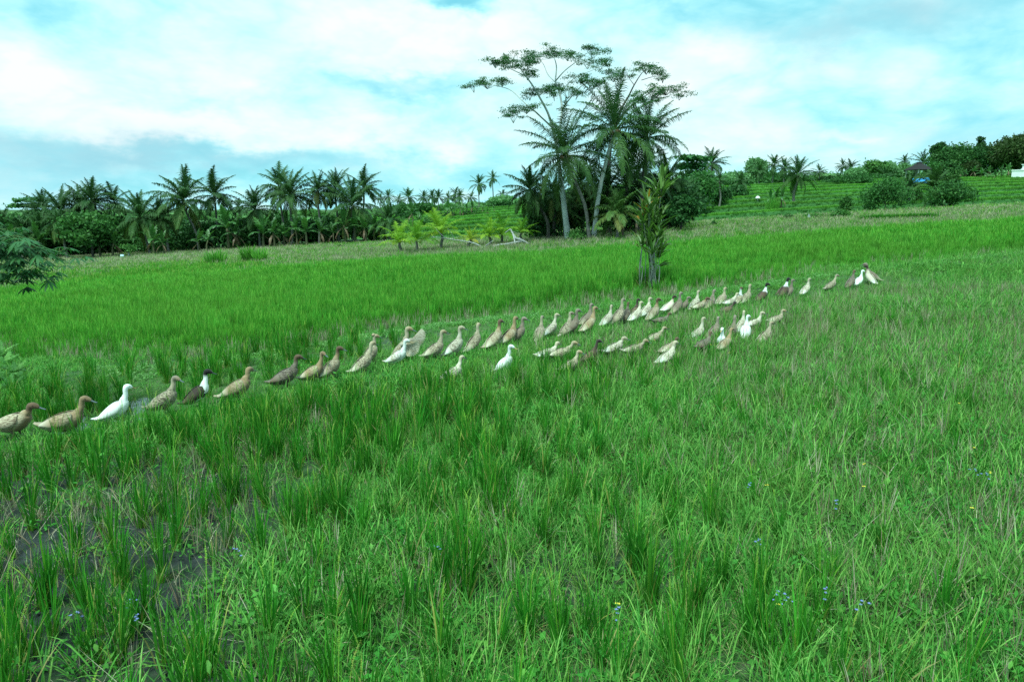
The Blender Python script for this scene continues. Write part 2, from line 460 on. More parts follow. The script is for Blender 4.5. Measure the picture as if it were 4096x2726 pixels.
def leaf_cloud(mb, rng, C, size, tint, up=.3, aspect=.42, outward=None):
    n = len(C)
    d = rng.normal(0, 1, (n, 3)); d[:, 2] = d[:, 2] * .6 - .25
    d = norm(d); w = norm(np.cross(d, rng.normal(0, 1, (n, 3)) * np.array([1, 1, .35]) + np.array([0, 0, up])))
    l = size * rng.uniform(.6, 1.3, (n, 1))
    C = np.asarray(C)
    P = np.stack([C - d * l * .5, C, C + d * l * .5 + np.array([0, 0, -1]) * l * .12], 1)
    Wd = np.stack([w * l * .06, w * l * aspect, w * l * .05], 1)
    V_, Q_ = ribbons(P, Wd); mb.add(V_, Q_, np.repeat(tint, 6))

def lump_crown(mb, rng, lumps, clumps=60, per=12, size=.3, tint=(0, .35), shell=.72, spread=.28, flat=1.0, aspect=.42):
    for (cx, cy, cz, rx, ry, rz) in lumps:
        n = max(6, int(clumps * (rx * ry * rz) ** (1 / 3.) ** 1))
        d = norm(rng.normal(0, 1, (n, 3))); r = rng.uniform(shell ** 3, 1.12, (n, 1)) ** (1 / 3.)
        cc = np.array([cx, cy, cz]) + d * r * np.array([rx, ry, rz])
        g = spread * min(rx, ry, rz) + size * .5
        pts = np.repeat(cc, per, 0) + rng.normal(0, 1, (n * per, 3)) * g * np.array([1, 1, .55 * flat])
        tv = np.repeat(rng.uniform(tint[0], tint[1], n), per) + rng.normal(0, .04, n * per)
        leaf_cloud(mb, rng, pts, size, np.clip(tv, 0, 1), aspect=aspect)

def limbs(mb, rng, base_r, H_, targets, lean=(0, 0), sides=7):
    """trunk with limbs to each target point"""
    top = np.array([lean[0], lean[1], H_])
    pts = catmull([(0, 0, -.15), (lean[0] * .3 + rng.normal(0, .04), lean[1] * .3, H_ * .5), top], 8)
    V_, Q_ = tube(pts, np.linspace(base_r, base_r * .6, 8), sides); mb.add(V_, Q_)
    for T in targets:
        T = np.array(T); s = pts[rng.randint(4, 8)]
        mid = s * .5 + T * .5 + np.array([0, 0, .12 * np.linalg.norm(T - s)]) + rng.normal(0, .05, 3) * np.linalg.norm(T - s)
        q = catmull([s, mid, T], 7); V_, Q_ = tube(q, np.linspace(base_r * .5, base_r * .08, 7), 5); mb.add(V_, Q_)

def round_tree(seed, h, r, trunk_h, nl=7, size=.32, clumps=70, per=12, tint=(0, .35), flat=.8, base_r=None, shell=.7):
    rng = np.random.RandomState(seed); lumps = []; ch = h - trunk_h
    for i in range(nl):
        a = i * 2.399 + rng.uniform(-.4, .4); q = math.sqrt((i + .4) / nl) * r * .72
        z = trunk_h + ch * (.52 + .34 * (1 - (q / r) ** 2) * rng.uniform(.6, 1.1) - .22 * rng.rand())
        s = r * rng.uniform(.34, .52)
        lumps.append((q * math.cos(a), q * math.sin(a), z, s, s, s * flat * min(1, ch / (1.4 * r))))
    for i in range(max(2, nl // 2)):
        a = rng.uniform(0, 6.28); q = r * rng.uniform(.3, .85); s = r * rng.uniform(.22, .36)
        lumps.append((q * math.cos(a), q * math.sin(a), trunk_h + ch * rng.uniform(.12, .4), s, s, s * flat))
    lumps.append((0, 0, h - r * .3, r * .4, r * .4, r * .3))
    cm = MB(); lump_crown(cm, rng, lumps, clumps, per, size, tint, shell)
    tm = MB(); limbs(tm, rng, base_r or max(.05, h * .028), trunk_h + ch * .25, [l[:3] for l in lumps])
    return cm.mesh("crown", False), tm.mesh("trunk")

def banana_meshes(seed, hs=1.9, n=8, L=1.9, old=2):
    rng = np.random.RandomState(seed); sm = MB(); cm = MB()
    pts = catmull([(0, 0, -.1), (rng.normal(0, .05), rng.normal(0, .05), hs * .6), (rng.normal(0, .08), rng.normal(0, .08), hs)], 7)
    V_, Q_ = tube(pts, np.linspace(.14, .07, 7), 9); sm.add(V_, Q_, .1)
    for i in range(n):
        u = i / (n - 1.0)
        frond(cm, rng, L * rng.uniform(.8, 1.1), i * 2.4 + rng.normal(0, .25), 1.45 - 1.0 * u + rng.normal(0, .1), (.25 + 1.3 * u) * rng.uniform(.8, 1.2),
              m=17, leaf=.36, hw=.068 * L / 1.9, alpha=1.15, droop=.2 + .45 * u, tint=.05 + .25 * rng.rand(), start=.17, rach=.025, base=pts[-1], rag=.12)
    for i in range(old):
        frond(cm, rng, L * .8, rng.uniform(0, 6.28), -.5, .9, m=12, leaf=.22, hw=.05, alpha=1.0, droop=1.6, tint=.95, start=.2, rach=.02, base=pts[-1] - np.array([0, 0, .15]))
    return cm.mesh("leaves", False), sm.mesh("stem")

# foliage materials: tint 0 fresh .. 1 dead
M_PALM = leaf_mat("palm_leaf", [(0, (.026, .080, .026, 1)), (.35, (.068, .145, .034, 1)), (.65, (.155, .165, .045, 1)), (1, (.15, .105, .055, 1))], .24, .5, spec=.14, vary=.3)
M_YPALM = leaf_mat("young_palm_leaf", [(0, (.10, .27, .03, 1)), (.4, (.27, .43, .04, 1)), (.8, (.42, .40, .05, 1)), (1, (.45, .30, .05, 1))], .4, .45, vary=.15)
M_BAN = leaf_mat("banana_leaf", [(0, (.035, .125, .03, 1)), (.4, (.085, .21, .05, 1)), (.8, (.19, .15, .07, 1)), (1, (.20, .13, .08, 1))], .35, .4, spec=.45)
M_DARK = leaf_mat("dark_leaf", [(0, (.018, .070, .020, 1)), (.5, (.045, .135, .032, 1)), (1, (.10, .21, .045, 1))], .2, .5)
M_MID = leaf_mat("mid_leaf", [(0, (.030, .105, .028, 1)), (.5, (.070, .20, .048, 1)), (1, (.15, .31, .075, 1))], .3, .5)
M_PALE = leaf_mat("pale_leaf", [(0, (.12, .27, .11, 1)), (.5, (.22, .42, .18, 1)), (1, (.36, .54, .26, 1))], .4, .6)
M_FEA = leaf_mat("feathery_leaf", [(0, (.035, .12, .05, 1)), (.5, (.06, .175, .065, 1)), (1, (.11, .25, .08, 1))], .3, .55)
M_OLIVE = leaf_mat("olive_leaf", [(0, (.028, .058, .016, 1)), (.5, (.055, .095, .025, 1)), (1, (.10, .13, .035, 1))], .2, .5)
M_PBARK = bark_mat("palm_bark", (.085, .085, .075, 1), (.20, .20, .18, 1), 5, (1, 1, 4))
M_DBARK = bark_mat("dark_bark", (.035, .034, .028, 1), (.10, .095, .08, 1), 7)
M_PALEBARK = bark_mat("pale_bark", (.32, .37, .35, 1), (.46, .51, .48, 1), 2, (1, 1, .5), bump=.15)
M_GREY = bark_mat("bleached_wood", (.20, .21, .20, 1), (.38, .40, .38, 1), 9, (1, 1, 1))
M_BSTEM = bark_mat("banana_stem", (.06, .085, .035, 1), (.14, .12, .07, 1), 6)

PALMS = [palm_crown(11, 25, 3.7, wind=(.25, 0)), palm_crown(12, 22, 3.6, wind=(.35, .3), droop=1.0, old=.5), palm_crown(13, 27, 3.8, droop=1.2, old=.4),
         palm_crown(14, 19, 3.5, wind=(.4, -.3), droop=.6, old=.2), palm_crown(15, 24, 3.9, droop=1.3, old=.6, emin=-.9)]
FARP = [palm_crown(31, 17, 3.6, m=24, hw=.06, droop=.6, old=.15), palm_crown(32, 15, 3.4, m=24, hw=.06, droop=.9, old=.3), palm_crown(33, 20, 3.7, m=24, hw=.06, droop=.8)]
BANS = [banana_meshes(41, 1.8, 8), banana_meshes(42, 2.1, 9, 2.1, 3), banana_meshes(43, 1.4, 7, 1.8, 1), banana_meshes(44, 1.9, 7, 1.9, 3)]

NUT = MB().add(*tube([(0, 0, .14), (0, 0, .11), (0, 0, .04), (0, 0, -.05), (0, 0, -.12), (0, 0, -.15)], [.02, .08, .12, .12, .07, .02], 8)).mesh("coconut"); M_NUT = plain_mat("coconut_husk", (.16, .11, .05, 1), .7)
def grove(px, dist): return dist * .87 if px < 905 and 75 < dist < 101 else dist
def palm(px, top, dist, label, crown, crown_r=None, base_px=None, group=None, up_h=None, mat=M_PALM, bark=M_PBARK, tr=.13, name="coconut_palm", cz=None, seed=0, uh=2.55, nuts=0):
    """px, top, cz and base_px are columns/rows of the photograph at 2356 px width"""
    dist = grove(px, dist)
    k = 4096 / 2356.0; rng = np.random.RandomState(int(px * 7 + top) % 9999)
    bx, by, bz = at((base_px if base_px is not None else px) * k, dist)
    tx, ty, _ = at(px * k, dist)
    ztop = zat(top * k, dist); zc = zat(cz * k, dist) if cz is not None else ztop - uh
    s = (ztop - zc) / uh
    t = thing(name, label, "palm tree", (bx, by, bz), 0, group)
    lean = tx - bx; hh = max(zc - bz, .15); oy = rng.uniform(-.6, .6) if base_px is None else 0
    pts = catmull([(0, 0, -.15), (lean * .25 + rng.normal(0, .1), oy * .3, hh * .4), (lean * .7 + rng.normal(0, .06), oy * .7, hh * .75), (lean, oy, hh)], 12)
    rr = np.linspace(tr * 1.0, tr * .68, 12); rr[0] *= 1.5; rr[1] *= 1.12
    mb = MB(); V_, Q_ = tube(pts, rr, 9); mb.add(V_, Q_); obj("trunk", mb.mesh("trunk"), bark, t)
    for q in range(nuts):
        obj("coconut", NUT, M_NUT, t, loc=(lean + .26 * math.cos(q * 1.3), oy + .26 * math.sin(q * 1.3), hh - .12 - .1 * (q % 2)))
    obj("crown", crown, mat, t, loc=(lean, oy, hh), rot=(rng.normal(0, .08), rng.normal(0, .08), rng.uniform(0, 6.28) if seed == 0 else seed), scl=s)
    return t
def banana(px, top, dist, label, v, group=None, hh=2.9):
    dist = grove(px, dist)
    k = 4096 / 2356.0; x, y, z = at(px * k, dist); s = max(.25, (zat(top * k, dist) - z) / hh)
    rz = (px * 1.37) % 6.28
    t = thing("banana_plant", label, "banana plant", (x, y, z - .05), rz, group, s)
    obj("leaves", BANS[v % 4][0], M_BAN, t); obj("stem", BANS[v % 4][1], M_BSTEM, t); return t
def tree(px, top, dist, label, w, kind, seed, name="tree", cat="tree", mat=M_MID, trunk=.3, bark=M_DBARK, group=None, base=None, **kw):
    """w = crown width in pixels of the 2356 px photograph"""
    dist = grove(px, dist)
    k = 4096 / 2356.0; x, y, z = at(px * k, dist); hh = zat(top * k, dist) - z; r = w * k / FPX * dist / 2
    cm, tm = round_tree(seed, hh, r, hh * trunk, **kw)
    t = thing(name, label, cat, (x, y, z), 0, group)
    obj("crown", cm, mat, t); obj("trunk", tm, bark, t); return t
def bush(px, top, dist, label, w, seed, mat=M_DARK, group=None, name="bush", size=.22, clumps=55, per=11, tint=(0, .4), base_py=None):
    dist = grove(px, dist)
    k = 4096 / 2356.0
    x, y, z = at(px * k, dist); hh = max(.3, zat(top * k, dist) - z); r = w * k / FPX * dist / 2
    rng = np.random.RandomState(seed); lumps = []; nl = 7
    for i in range(nl):
        a = i * 2.399 + rng.uniform(-.5, .5); q = math.sqrt((i + .3) / nl) * r * .78; s = r * rng.uniform(.22, .5)
        lumps.append((q * math.cos(a), q * math.sin(a), hh * rng.uniform(.25, .75), s, s, hh * rng.uniform(.22, .34)))
    lumps.append((0, 0, hh * .72, r * .45, r * .45, hh * .27))
    cm = MB(); lump_crown(cm, rng, lumps, clumps, per, size, tint, .5, spread=.42)
    tm = MB(); limbs(tm, rng, max(.03, hh * .02), hh * .3, [l[:3] for l in lumps])
    t = thing(name, label, "bush", (x, y, z), 0, group)
    obj("foliage", cm.mesh("foliage", False), mat, t); obj("stems", tm.mesh("stems"), M_DBARK, t); return t

# ------------------------------------------------------------------ the palm grove on the far left
G = "coconut palms of the grove at the left edge of the field"
palm(432, 396, 84, "tallest full coconut palm of the grove on a leaning trunk", PALMS[1], base_px=459, cz=462, group=G)
palm(503, 395, 86, "coconut palm with open star-shaped crown and straight dark trunk against the sky", PALMS[3], base_px=504, cz=450, group=G)
palm(231, 417, 88, "coconut palm with stiff upright plume standing highest in the dense far left cluster", PALMS[0], cz=462, group=G)
palm(156, 435, 87, "broad drooping coconut palm in the dense far left cluster, above the lowest hanging fronds", PALMS[4], cz=487, group=G)
palm(205, 430, 90, "coconut palm close on the left of the plumed palm in the dense cluster", PALMS[2], cz=478, group=G)
palm(273, 427, 89, "coconut palm with raised thin fronds on the right side of the dense left cluster", PALMS[3], cz=466, group=G)
palm(332, 445, 82, "low wide coconut palm with one long arching frond between cluster and leaning palm", PALMS[2], base_px=345, cz=501, group=G)
palm(122, 443, 92, "small-crowned coconut palm next to the flat-topped feathery tree", PALMS[0], cz=480, group=G)
palm(377, 460, 83, "slender coconut palm with pale visible trunk left of the tall leaning palm", PALMS[1], base_px=388, cz=502, group=G)
palm(8, 482, 84, "coconut palm cut by the left picture edge behind the cassava leaves", PALMS[0], cz=520, group=G)
palm(554, 457, 100, "small airy coconut palm with dark heart in the gap of the grove", FARP[1], cz=476, group=G)
palm(52, 498, 83, "short palm behind the cassava, second from the left picture edge", PALMS[4], cz=535, group=G)
palm(98, 488, 84, "short palm with grey hanging fronds right behind the cassava top", PALMS[2], cz=528, group=G)
palm(146, 478, 80, "low coconut palm with the deepest hanging skirt of fronds", PALMS[4], base_px=158, cz=512, group=G)
palm(599, 435, 85, "dark coconut palm with narrow upright crown left of the twin palms", PALMS[0], cz=482, group=G)
palm(653, 383, 89, "taller back palm of the twin coconut palms in the grove's middle", PALMS[3], cz=430, group=G)
palm(672, 396, 84, "front palm of the twin coconut palms, full shaggy crown", PALMS[2], cz=449, group=G)
palm(737, 400, 85, "coconut palm with shaggy skirt and straight pale trunk right of the twin palms", PALMS[1], base_px=735, cz=440, group=G)
palm(780, 394, 88, "upright coconut palm between the skirted palm and the palm with arching side fronds", PALMS[0], cz=436, group=G)
palm(812, 414, 83, "lower coconut palm with two huge arching yellowish fronds over the bananas", PALMS[4], cz=472, group=G)
palm(841, 388, 87, "coconut palm with long fronds stretched to the right at the grove's right end", PALMS[3], cz=432, group=G)
palm(899, 466, 81, "stemless low palm ending the grove, beside the young yellow palms", PALMS[2], cz=508, group=G)
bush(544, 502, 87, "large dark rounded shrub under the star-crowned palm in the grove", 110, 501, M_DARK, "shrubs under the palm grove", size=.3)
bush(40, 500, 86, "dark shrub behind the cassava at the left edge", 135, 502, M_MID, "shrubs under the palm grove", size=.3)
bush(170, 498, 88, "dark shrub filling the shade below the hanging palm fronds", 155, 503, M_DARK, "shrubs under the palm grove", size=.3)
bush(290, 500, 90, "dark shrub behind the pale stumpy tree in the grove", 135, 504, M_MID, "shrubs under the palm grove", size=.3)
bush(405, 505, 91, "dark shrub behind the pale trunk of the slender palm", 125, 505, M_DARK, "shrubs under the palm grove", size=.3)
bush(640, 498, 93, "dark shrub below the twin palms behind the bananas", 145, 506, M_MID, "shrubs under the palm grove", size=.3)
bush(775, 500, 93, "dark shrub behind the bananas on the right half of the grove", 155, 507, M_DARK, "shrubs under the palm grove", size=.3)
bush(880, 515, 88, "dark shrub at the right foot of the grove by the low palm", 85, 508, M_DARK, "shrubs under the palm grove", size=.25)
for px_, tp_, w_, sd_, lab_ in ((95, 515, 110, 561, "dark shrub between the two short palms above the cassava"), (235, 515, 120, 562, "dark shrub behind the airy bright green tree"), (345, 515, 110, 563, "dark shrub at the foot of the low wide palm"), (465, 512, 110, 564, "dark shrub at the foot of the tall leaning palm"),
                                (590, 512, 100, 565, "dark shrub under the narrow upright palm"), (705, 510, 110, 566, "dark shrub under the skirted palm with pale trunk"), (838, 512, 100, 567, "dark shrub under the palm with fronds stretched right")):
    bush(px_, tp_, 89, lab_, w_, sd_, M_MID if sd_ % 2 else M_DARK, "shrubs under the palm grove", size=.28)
tree(215, 490, 79, "airy bright green tree with grey trunk in front of the dense left cluster", 112, 'r', 61, mat=M_MID, trunk=.35, nl=9, size=.26, clumps=60, per=12, tint=(.1, .6))
tree(297, 562, 78, "small pollarded tree with pale bent trunk and flat leafy top at the grove edge", 34, 'r', 62, mat=M_MID, trunk=.5, bark=M_PALEBARK, nl=5, size=.16, clumps=60, per=9, tint=(.3, .8), base_r=.1)
for i, (bx_, tp, dd) in enumerate(((28, 556, 80), (92, 560, 82), (232, 556, 80), (262, 566, 79), (355, 556, 80), (378, 572, 79), (459, 553, 80), (478, 562, 79), (527, 517, 82), (548, 548, 82), (608, 523, 81), (632, 540, 81),
                                   (655, 548, 82), (684, 540, 82), (706, 522, 81), (738, 540, 82), (768, 545, 82), (795, 526, 81), (819, 510, 82), (842, 532, 81), (862, 524, 82), (886, 542, 81))):
    banana(bx_, tp - 26, dd, ("banana plant in the front row of the palm grove, %s from the left" % (ORD + ["twenty-first", "twenty-second"])[i]), i, "banana plants along the front of the palm grove")
def grass_clump(px, base_py, top, w, label, seed, mat, n=150, hw=.02, name="grass_clump", dist=None, lean=.5):
    k = 4096 / 2356.0
    x, y, z = hit(px * k, base_py * k) if dist is None else at(px * k, dist)
    hh = zat(top * k, y) - z; r = w * k / FPX * y / 2; rng = np.random.RandomState(seed)
    a = rng.uniform(0, 6.28, n); q = r * .75 * np.sqrt(rng.rand(n)); b0 = np.stack([q * np.cos(a), q * np.sin(a) * .7, np.zeros(n) - .05], -1)
    P, Wd = blades(rng, n, (hh * .5, hh * 1.2), hw, (.03, lean * .5), (.15, lean * 1.6), 6, base=b0, out=a)
    P = b0[:, None] + (P - b0[:, None]) * (1.05 - .55 * (q / r) ** 2)[:, None, None]
    V_, Q_ = ribbons(P, Wd); mb = MB().add(V_, Q_, np.repeat(rng.uniform(.1, .9, n), 12))
    o = obj(name, mb.mesh(name, False), mat, loc=(x, y, z)); return tag(o, label, "tall grass")
def blades(rng, n, h, hw, lean, bend, k=5, base=None, out=None, base_r=.03, hwv=.3):
    az = rng.uniform(0, 6.28, n) if out is None else out + rng.normal(0, .6, n)
    if base is None:
        q = base_r * np.sqrt(rng.rand(n)); b = rng.uniform(0, 6.28, n); base = np.stack([q * np.cos(b), q * np.sin(b), np.full(n, -.015)], -1)
        az = b + rng.normal(0, .7, n)
    L = rng.uniform(h[0], h[1], n); l0 = rng.uniform(lean[0], lean[1], n); bd = rng.uniform(bend[0], bend[1], n)
    t = np.linspace(0, 1, k); e = l0[:, None] + bd[:, None] * t[None] ** 1.6
    hor = np.sin(e); ver = np.cos(e)
    d = np.stack([hor * np.cos(az)[:, None], hor * np.sin(az)[:, None], ver], -1)
    pos = np.concatenate([np.zeros((n, 1, 3)), np.cumsum((d[:, 1:] + d[:, :-1]) / 2, 1)], 1) * (L / (k - 1))[:, None, None] + base[:, None]
    tw = rng.normal(0, .9, n)
    s = np.stack([-np.sin(az + tw * .5), np.cos(az + tw * .5), np.zeros(n)], -1)
    w = hw * (1 + rng.normal(0, hwv, n)).clip(.4, 1.8)
    prof = np.interp(t, [0, .35, .75, 1], [.75, 1, .75, .06])
    Wd = s[:, None] * (w[:, None] * prof[None])[..., None]
    return pos, Wd
M_GCL = leaf_mat("tall_grass_leaf", [(0, (.07, .26, .04, 1)), (1, (.18, .42, .07, 1))], .45, .5)
grass_clump(498, 608, 572, 62, "left clump of bright tall grass in front of the grove bananas", 71, M_GCL, 230, .035)
grass_clump(572, 605, 562, 38, "middle clump of bright tall grass beside the grove, next to a twin clump", 72, M_GCL, 180, .035)
grass_clump(600, 605, 567, 36, "right-hand clump of bright tall grass before the grove bananas", 73, M_GCL, 170, .035)
bush(303, 607, 66, "tiny dark weed bush in the dry grass below the pale stumpy tree", 16, 74, M_DARK, name="weed_bush", size=.1, clumps=40, per=8)
bush(784, 586, 60, "tiny yellowish weed bush in the dry grass before the grove bananas", 13, 75, M_OLIVE, name="weed_bush", size=.1, clumps=40, per=8)
# pale jerrycan lying at the grove edge
k_ = 4096 / 2356.0
x, y, z = at(282 * k_, 66); mb = MB(); V_, Q_ = tube([(-.16, 0, .2), (-.14, 0, .2), (.14, 0, .2), (.16, 0, .2)], [.12, .2, .2, .12], 12); mb.add(V_, Q_)
t = thing("jerrycan", "pale blue plastic container lying at the edge of the palm grove", "container", (x, y, z + .05), .5)
obj("body", mb.mesh("body"), plain_mat("pale_plastic", lin(190, 222, 230), .4), t)
mb = MB(); V_, Q_ = tube([(.15, 0, .2), (.24, 0, .2)], .05, 10); mb.add(V_, Q_); obj("cap", mb.mesh("cap"), plain_mat("dark_cap", lin(50, 70, 90), .5), t)
mb = MB(); V_, Q_ = tube([(-.08, 0, .38), (-.05, 0, .46), (.05, 0, .46), (.08, 0, .38)], .02, 8); mb.add(V_, Q_); obj("handle", mb.mesh("handle"), plain_mat("dark_handle", lin(60, 80, 100), .5), t)

# ------------------------------------------------------------------ flat-topped feathery trees, built limb by limb
Z3 = lambda zx, zy: (1850 + zx * .657, 150 + zy * .657)
def feathery(name, label, dist, base_px, nodes, pads, r0, seed, bark=M_PALEBARK, pad_scale=1.0):
    """nodes: list of limbs, each a list of (zx, zy, depth offset, radius); pads: leaf layers (zx, zy, depth, half width, half height)"""
    x0, y0, z0 = at(base_px, dist); rng = np.random.RandomState(seed)
    t = thing(name, label, "tree", (x0, y0, z0), 0)
    def w3(zx, zy, dd):
        px, py = Z3(zx, zy); d = dist + dd; z = zat(py, d)
        x = (px - 2048.0) / FPX * (d * math.cos(PITCH) - (z - EYE) * math.sin(PITCH)); return np.array([x - x0, d - y0, z - z0])
    tm = MB()
    for L_ in nodes:
        P = [w3(a, b, c) for a, b, c, r in L_]; r_ = [q[3] * (.72 if q[3] < .17 else .9) for q in L_]
        n = 6 * len(P); C = catmull(P, n); V_, Q_ = tube(C, np.interp(np.linspace(0, 1, n), np.linspace(0, 1, len(P)), r_), 8); tm.add(V_, Q_)
    cm = MB(); u = .657 / FPX * dist
    for (zx, zy, dd, hw, hh) in pads:
        c = w3(zx, zy, dd); W_ = hw * u * pad_scale
        for j in range(int(max(3, hw / 9))):       # loose sprays of uneven size, carried by twigs
            a = rng.uniform(0, 6.28); q = rng.uniform(.15, 1.08) ** .8 * W_
            sc = c + np.array([q * math.cos(a), q * math.sin(a), rng.normal(0, .9) * hh * u - .35 * (q / max(W_, .01)) ** 2 * hh * u])
            V_, Q_ = tube(catmull([c + np.array([0, 0, -.45]), c * .45 + sc * .55 + np.array([0, 0, -.16]), sc], 5), np.linspace(.018, .006, 5), 4); tm.add(V_, Q_)
            L_ = rng.uniform(.3, .75); b0 = a + rng.normal(0, .8); tn = rng.uniform(.1, .8)
            for i in range(rng.randint(4, 9)):
                o = (rng.uniform(-.6, 1)) * L_; cc = sc + np.array([math.cos(b0) * o, math.sin(b0) * o, rng.normal(0, .07) - .10 * abs(o)])
                m = rng.randint(12, 40); pts = cc + rng.normal(0, 1, (m, 3)) * np.array([.15, .15, .045])
                leaf_cloud(cm, rng, pts, .085, np.clip(tn + rng.normal(0, .15, m), 0, 1), up=2.0, aspect=.3)
    obj("trunk", tm.mesh("trunk"), bark, t); obj("crown", cm.mesh("crown", False), M_FEA, t); return t
feathery("feathery_tree", "tall flat-topped feathery tree with pale trunk rising above the central palms", 46, Z3(645, 1240)[0],
    [[(645, 1250, 0, .27), (625, 1080, 0, .20), (603, 900, .3, .18), (585, 760, .5, .16), (568, 640, .6, .14), (548, 550, .6, .12), (520, 460, .3, .10), (470, 365, -.2, .085), (425, 290, -.6, .07), (385, 235, -.9, .055), (340, 175, -1.2, .03), (300, 140, -1.4, .015)],
     [(572, 660, .6, .12), (590, 560, 1.2, .11), (605, 440, 1.6, .095), (592, 340, 1.9, .085), (567, 270, 2.0, .075), (572, 180, 2.2, .055), (555, 120, 2.4, .03), (520, 85, 2.4, .015)],
     [(548, 550, .6, .08), (490, 495, -.6, .06), (430, 440, -1.4, .045), (380, 425, -1.8, .025), (320, 450, -2.2, .012)],
     [(545, 545, .5, .08), (440, 450, 1.5, .06), (365, 385, 2.4, .05), (300, 325, 3, .04), (230, 300, 3.4, .025), (130, 285, 3.6, .015), (60, 305, 3.8, .006)],
     [(605, 440, 1.6, .07), (640, 390, .8, .055), (690, 330, 0, .045), (740, 285, -.6, .03), (800, 265, -1, .015)],
     [(592, 345, 1.9, .06), (640, 285, 2.6, .05), (700, 235, 3, .035), (790, 200, 3.4, .025), (860, 165, 3.6, .012)],
     [(567, 265, 2.0, .06), (620, 205, 1.2, .045), (690, 150, .6, .03), (760, 95, .2, .02), (820, 75, 0, .01)],
     [(567, 275, 2.0, .05), (520, 225, 3, .04), (490, 160, 3.6, .025), (440, 105, 4, .012)],
     [(385, 235, -.9, .04), (300, 195, -1.8, .03), (230, 160, -2.4, .015)],
     [(425, 290, -.6, .035), (460, 330, .2, .02), (490, 320, .4, .01)]],
    [(300, 140, -1.4, 130, 15), (200, 140, -2.2, 46, 10), (400, 150, -1, 45, 9), (395, 215, -.8, 55, 9), (530, 85, 2.4, 140, 17), (640, 100, 1.2, 70, 14), (430, 100, 3.8, 40, 9), (790, 85, .2, 75, 13),
     (840, 155, 3.6, 75, 11), (760, 150, 2, 40, 8), (700, 240, 3, 45, 8), (780, 255, -.8, 60, 11), (840, 275, -1, 45, 8), (150, 272, 3.6, 92, 12), (240, 262, 3.2, 40, 8), (70, 295, 3.8, 32, 7),
     (390, 420, -1.6, 75, 11), (310, 475, -2.2, 42, 10), (330, 430, -2, 40, 8), (470, 310, .4, 65, 13), (410, 340, 0, 40, 8), (640, 330, .6, 70, 11), (560, 345, 1.8, 30, 7), (560, 290, 2.4, 45, 8), (900, 205, 2.5, 40, 7), (690, 335, 0, 35, 7)], .27, 81)
feathery("feathery_tree", "lower flat-topped feathery tree spreading right of the highest central palm", 50, Z3(890, 1180)[0],
    [[(890, 1190, 0, .24), (888, 950, 0, .2), (892, 720, .2, .17), (925, 560, .4, .14), (965, 440, .5, .11), (1010, 360, .6, .085), (1045, 290, .4, .06), (1090, 220, .2, .035), (1120, 195, 0, .015)],
     [(925, 560, .4, .1), (990, 450, -.8, .08), (1060, 395, -1.6, .05), (1130, 345, -2, .035), (1200, 315, -2.2, .02), (1300, 330, -2.4, .008)],
     [(1045, 290, .4, .04), (1010, 240, 1.2, .025), (1000, 205, 1.6, .01)],
     [(1090, 260, .2, .035), (1160, 240, .8, .025), (1240, 235, 1.2, .01)],
     [(965, 440, .5, .06), (945, 330, 1.4, .04), (920, 240, 2, .015)]],
    [(1120, 185, 0, 85, 14), (1020, 205, 1.5, 60, 11), (1190, 190, .4, 40, 9), (1220, 238, 1.2, 55, 9), (1240, 310, -2.2, 105, 14), (1320, 340, -2.4, 45, 8), (1120, 368, -1.8, 70, 10), (1030, 355, -1, 42, 8), (920, 232, 2, 55, 10), (1180, 330, -2.2, 50, 9), (940, 640, -1.5, 70, 12), (820, 475, 1, 60, 9)], .24, 82, M_DBARK)
def far_feathery(px, top, dist, w, label, seed, tiers=3, group=None, mat=M_FEA):
    k = 4096 / 2356.0; x, y, z = at(px * k, dist); rng = np.random.RandomState(seed); hh = zat(top * k, dist) - z; r = w * k / FPX * dist / 2
    t = thing("feathery_tree", label, "tree", (x, y, z), 0, group); cm, tm = MB(), MB(); T = []
    for j in range(tiers):
        for i in range(3 if j else 2):
            a = rng.uniform(0, 6.28); q = r * rng.uniform(.15, .75); c = np.array([q * math.cos(a), q * math.sin(a), hh * (.98 - .14 * j) * rng.uniform(.97, 1)])
            T.append(c - np.array([0, 0, .3])); ex = r * rng.uniform(.35, .6)
            for n in range(26):
                b = rng.uniform(0, 6.28); s = math.sqrt(rng.rand()) * ex
                pts = c + np.array([s * math.cos(b), s * math.sin(b), rng.normal(0, .12) - .1 * s]) + rng.normal(0, 1, (10, 3)) * np.array([.4, .4, .09])
                leaf_cloud(cm, rng, pts, .42, np.clip(rng.uniform(.1, .8) + rng.normal(0, .1, 10), 0, 1), up=2.0)
    limbs(tm, rng, hh * .018, hh * .6, T)
    obj("crown", cm.mesh("crown", False), mat, t); obj("trunk", tm.mesh("trunk"), M_PALEBARK, t); return t
far_feathery(78, 454, 112, 62, "distant flat-topped feathery tree behind the far left palms", 83, 4)
far_feathery(1592, 359, 78, 58, "open feathery tree just right of the central palm clump", 84, 4)
far_feathery(2347, 309, 150, 40, "feathery treetop showing above the big dark tree at the right edge", 85, 2)

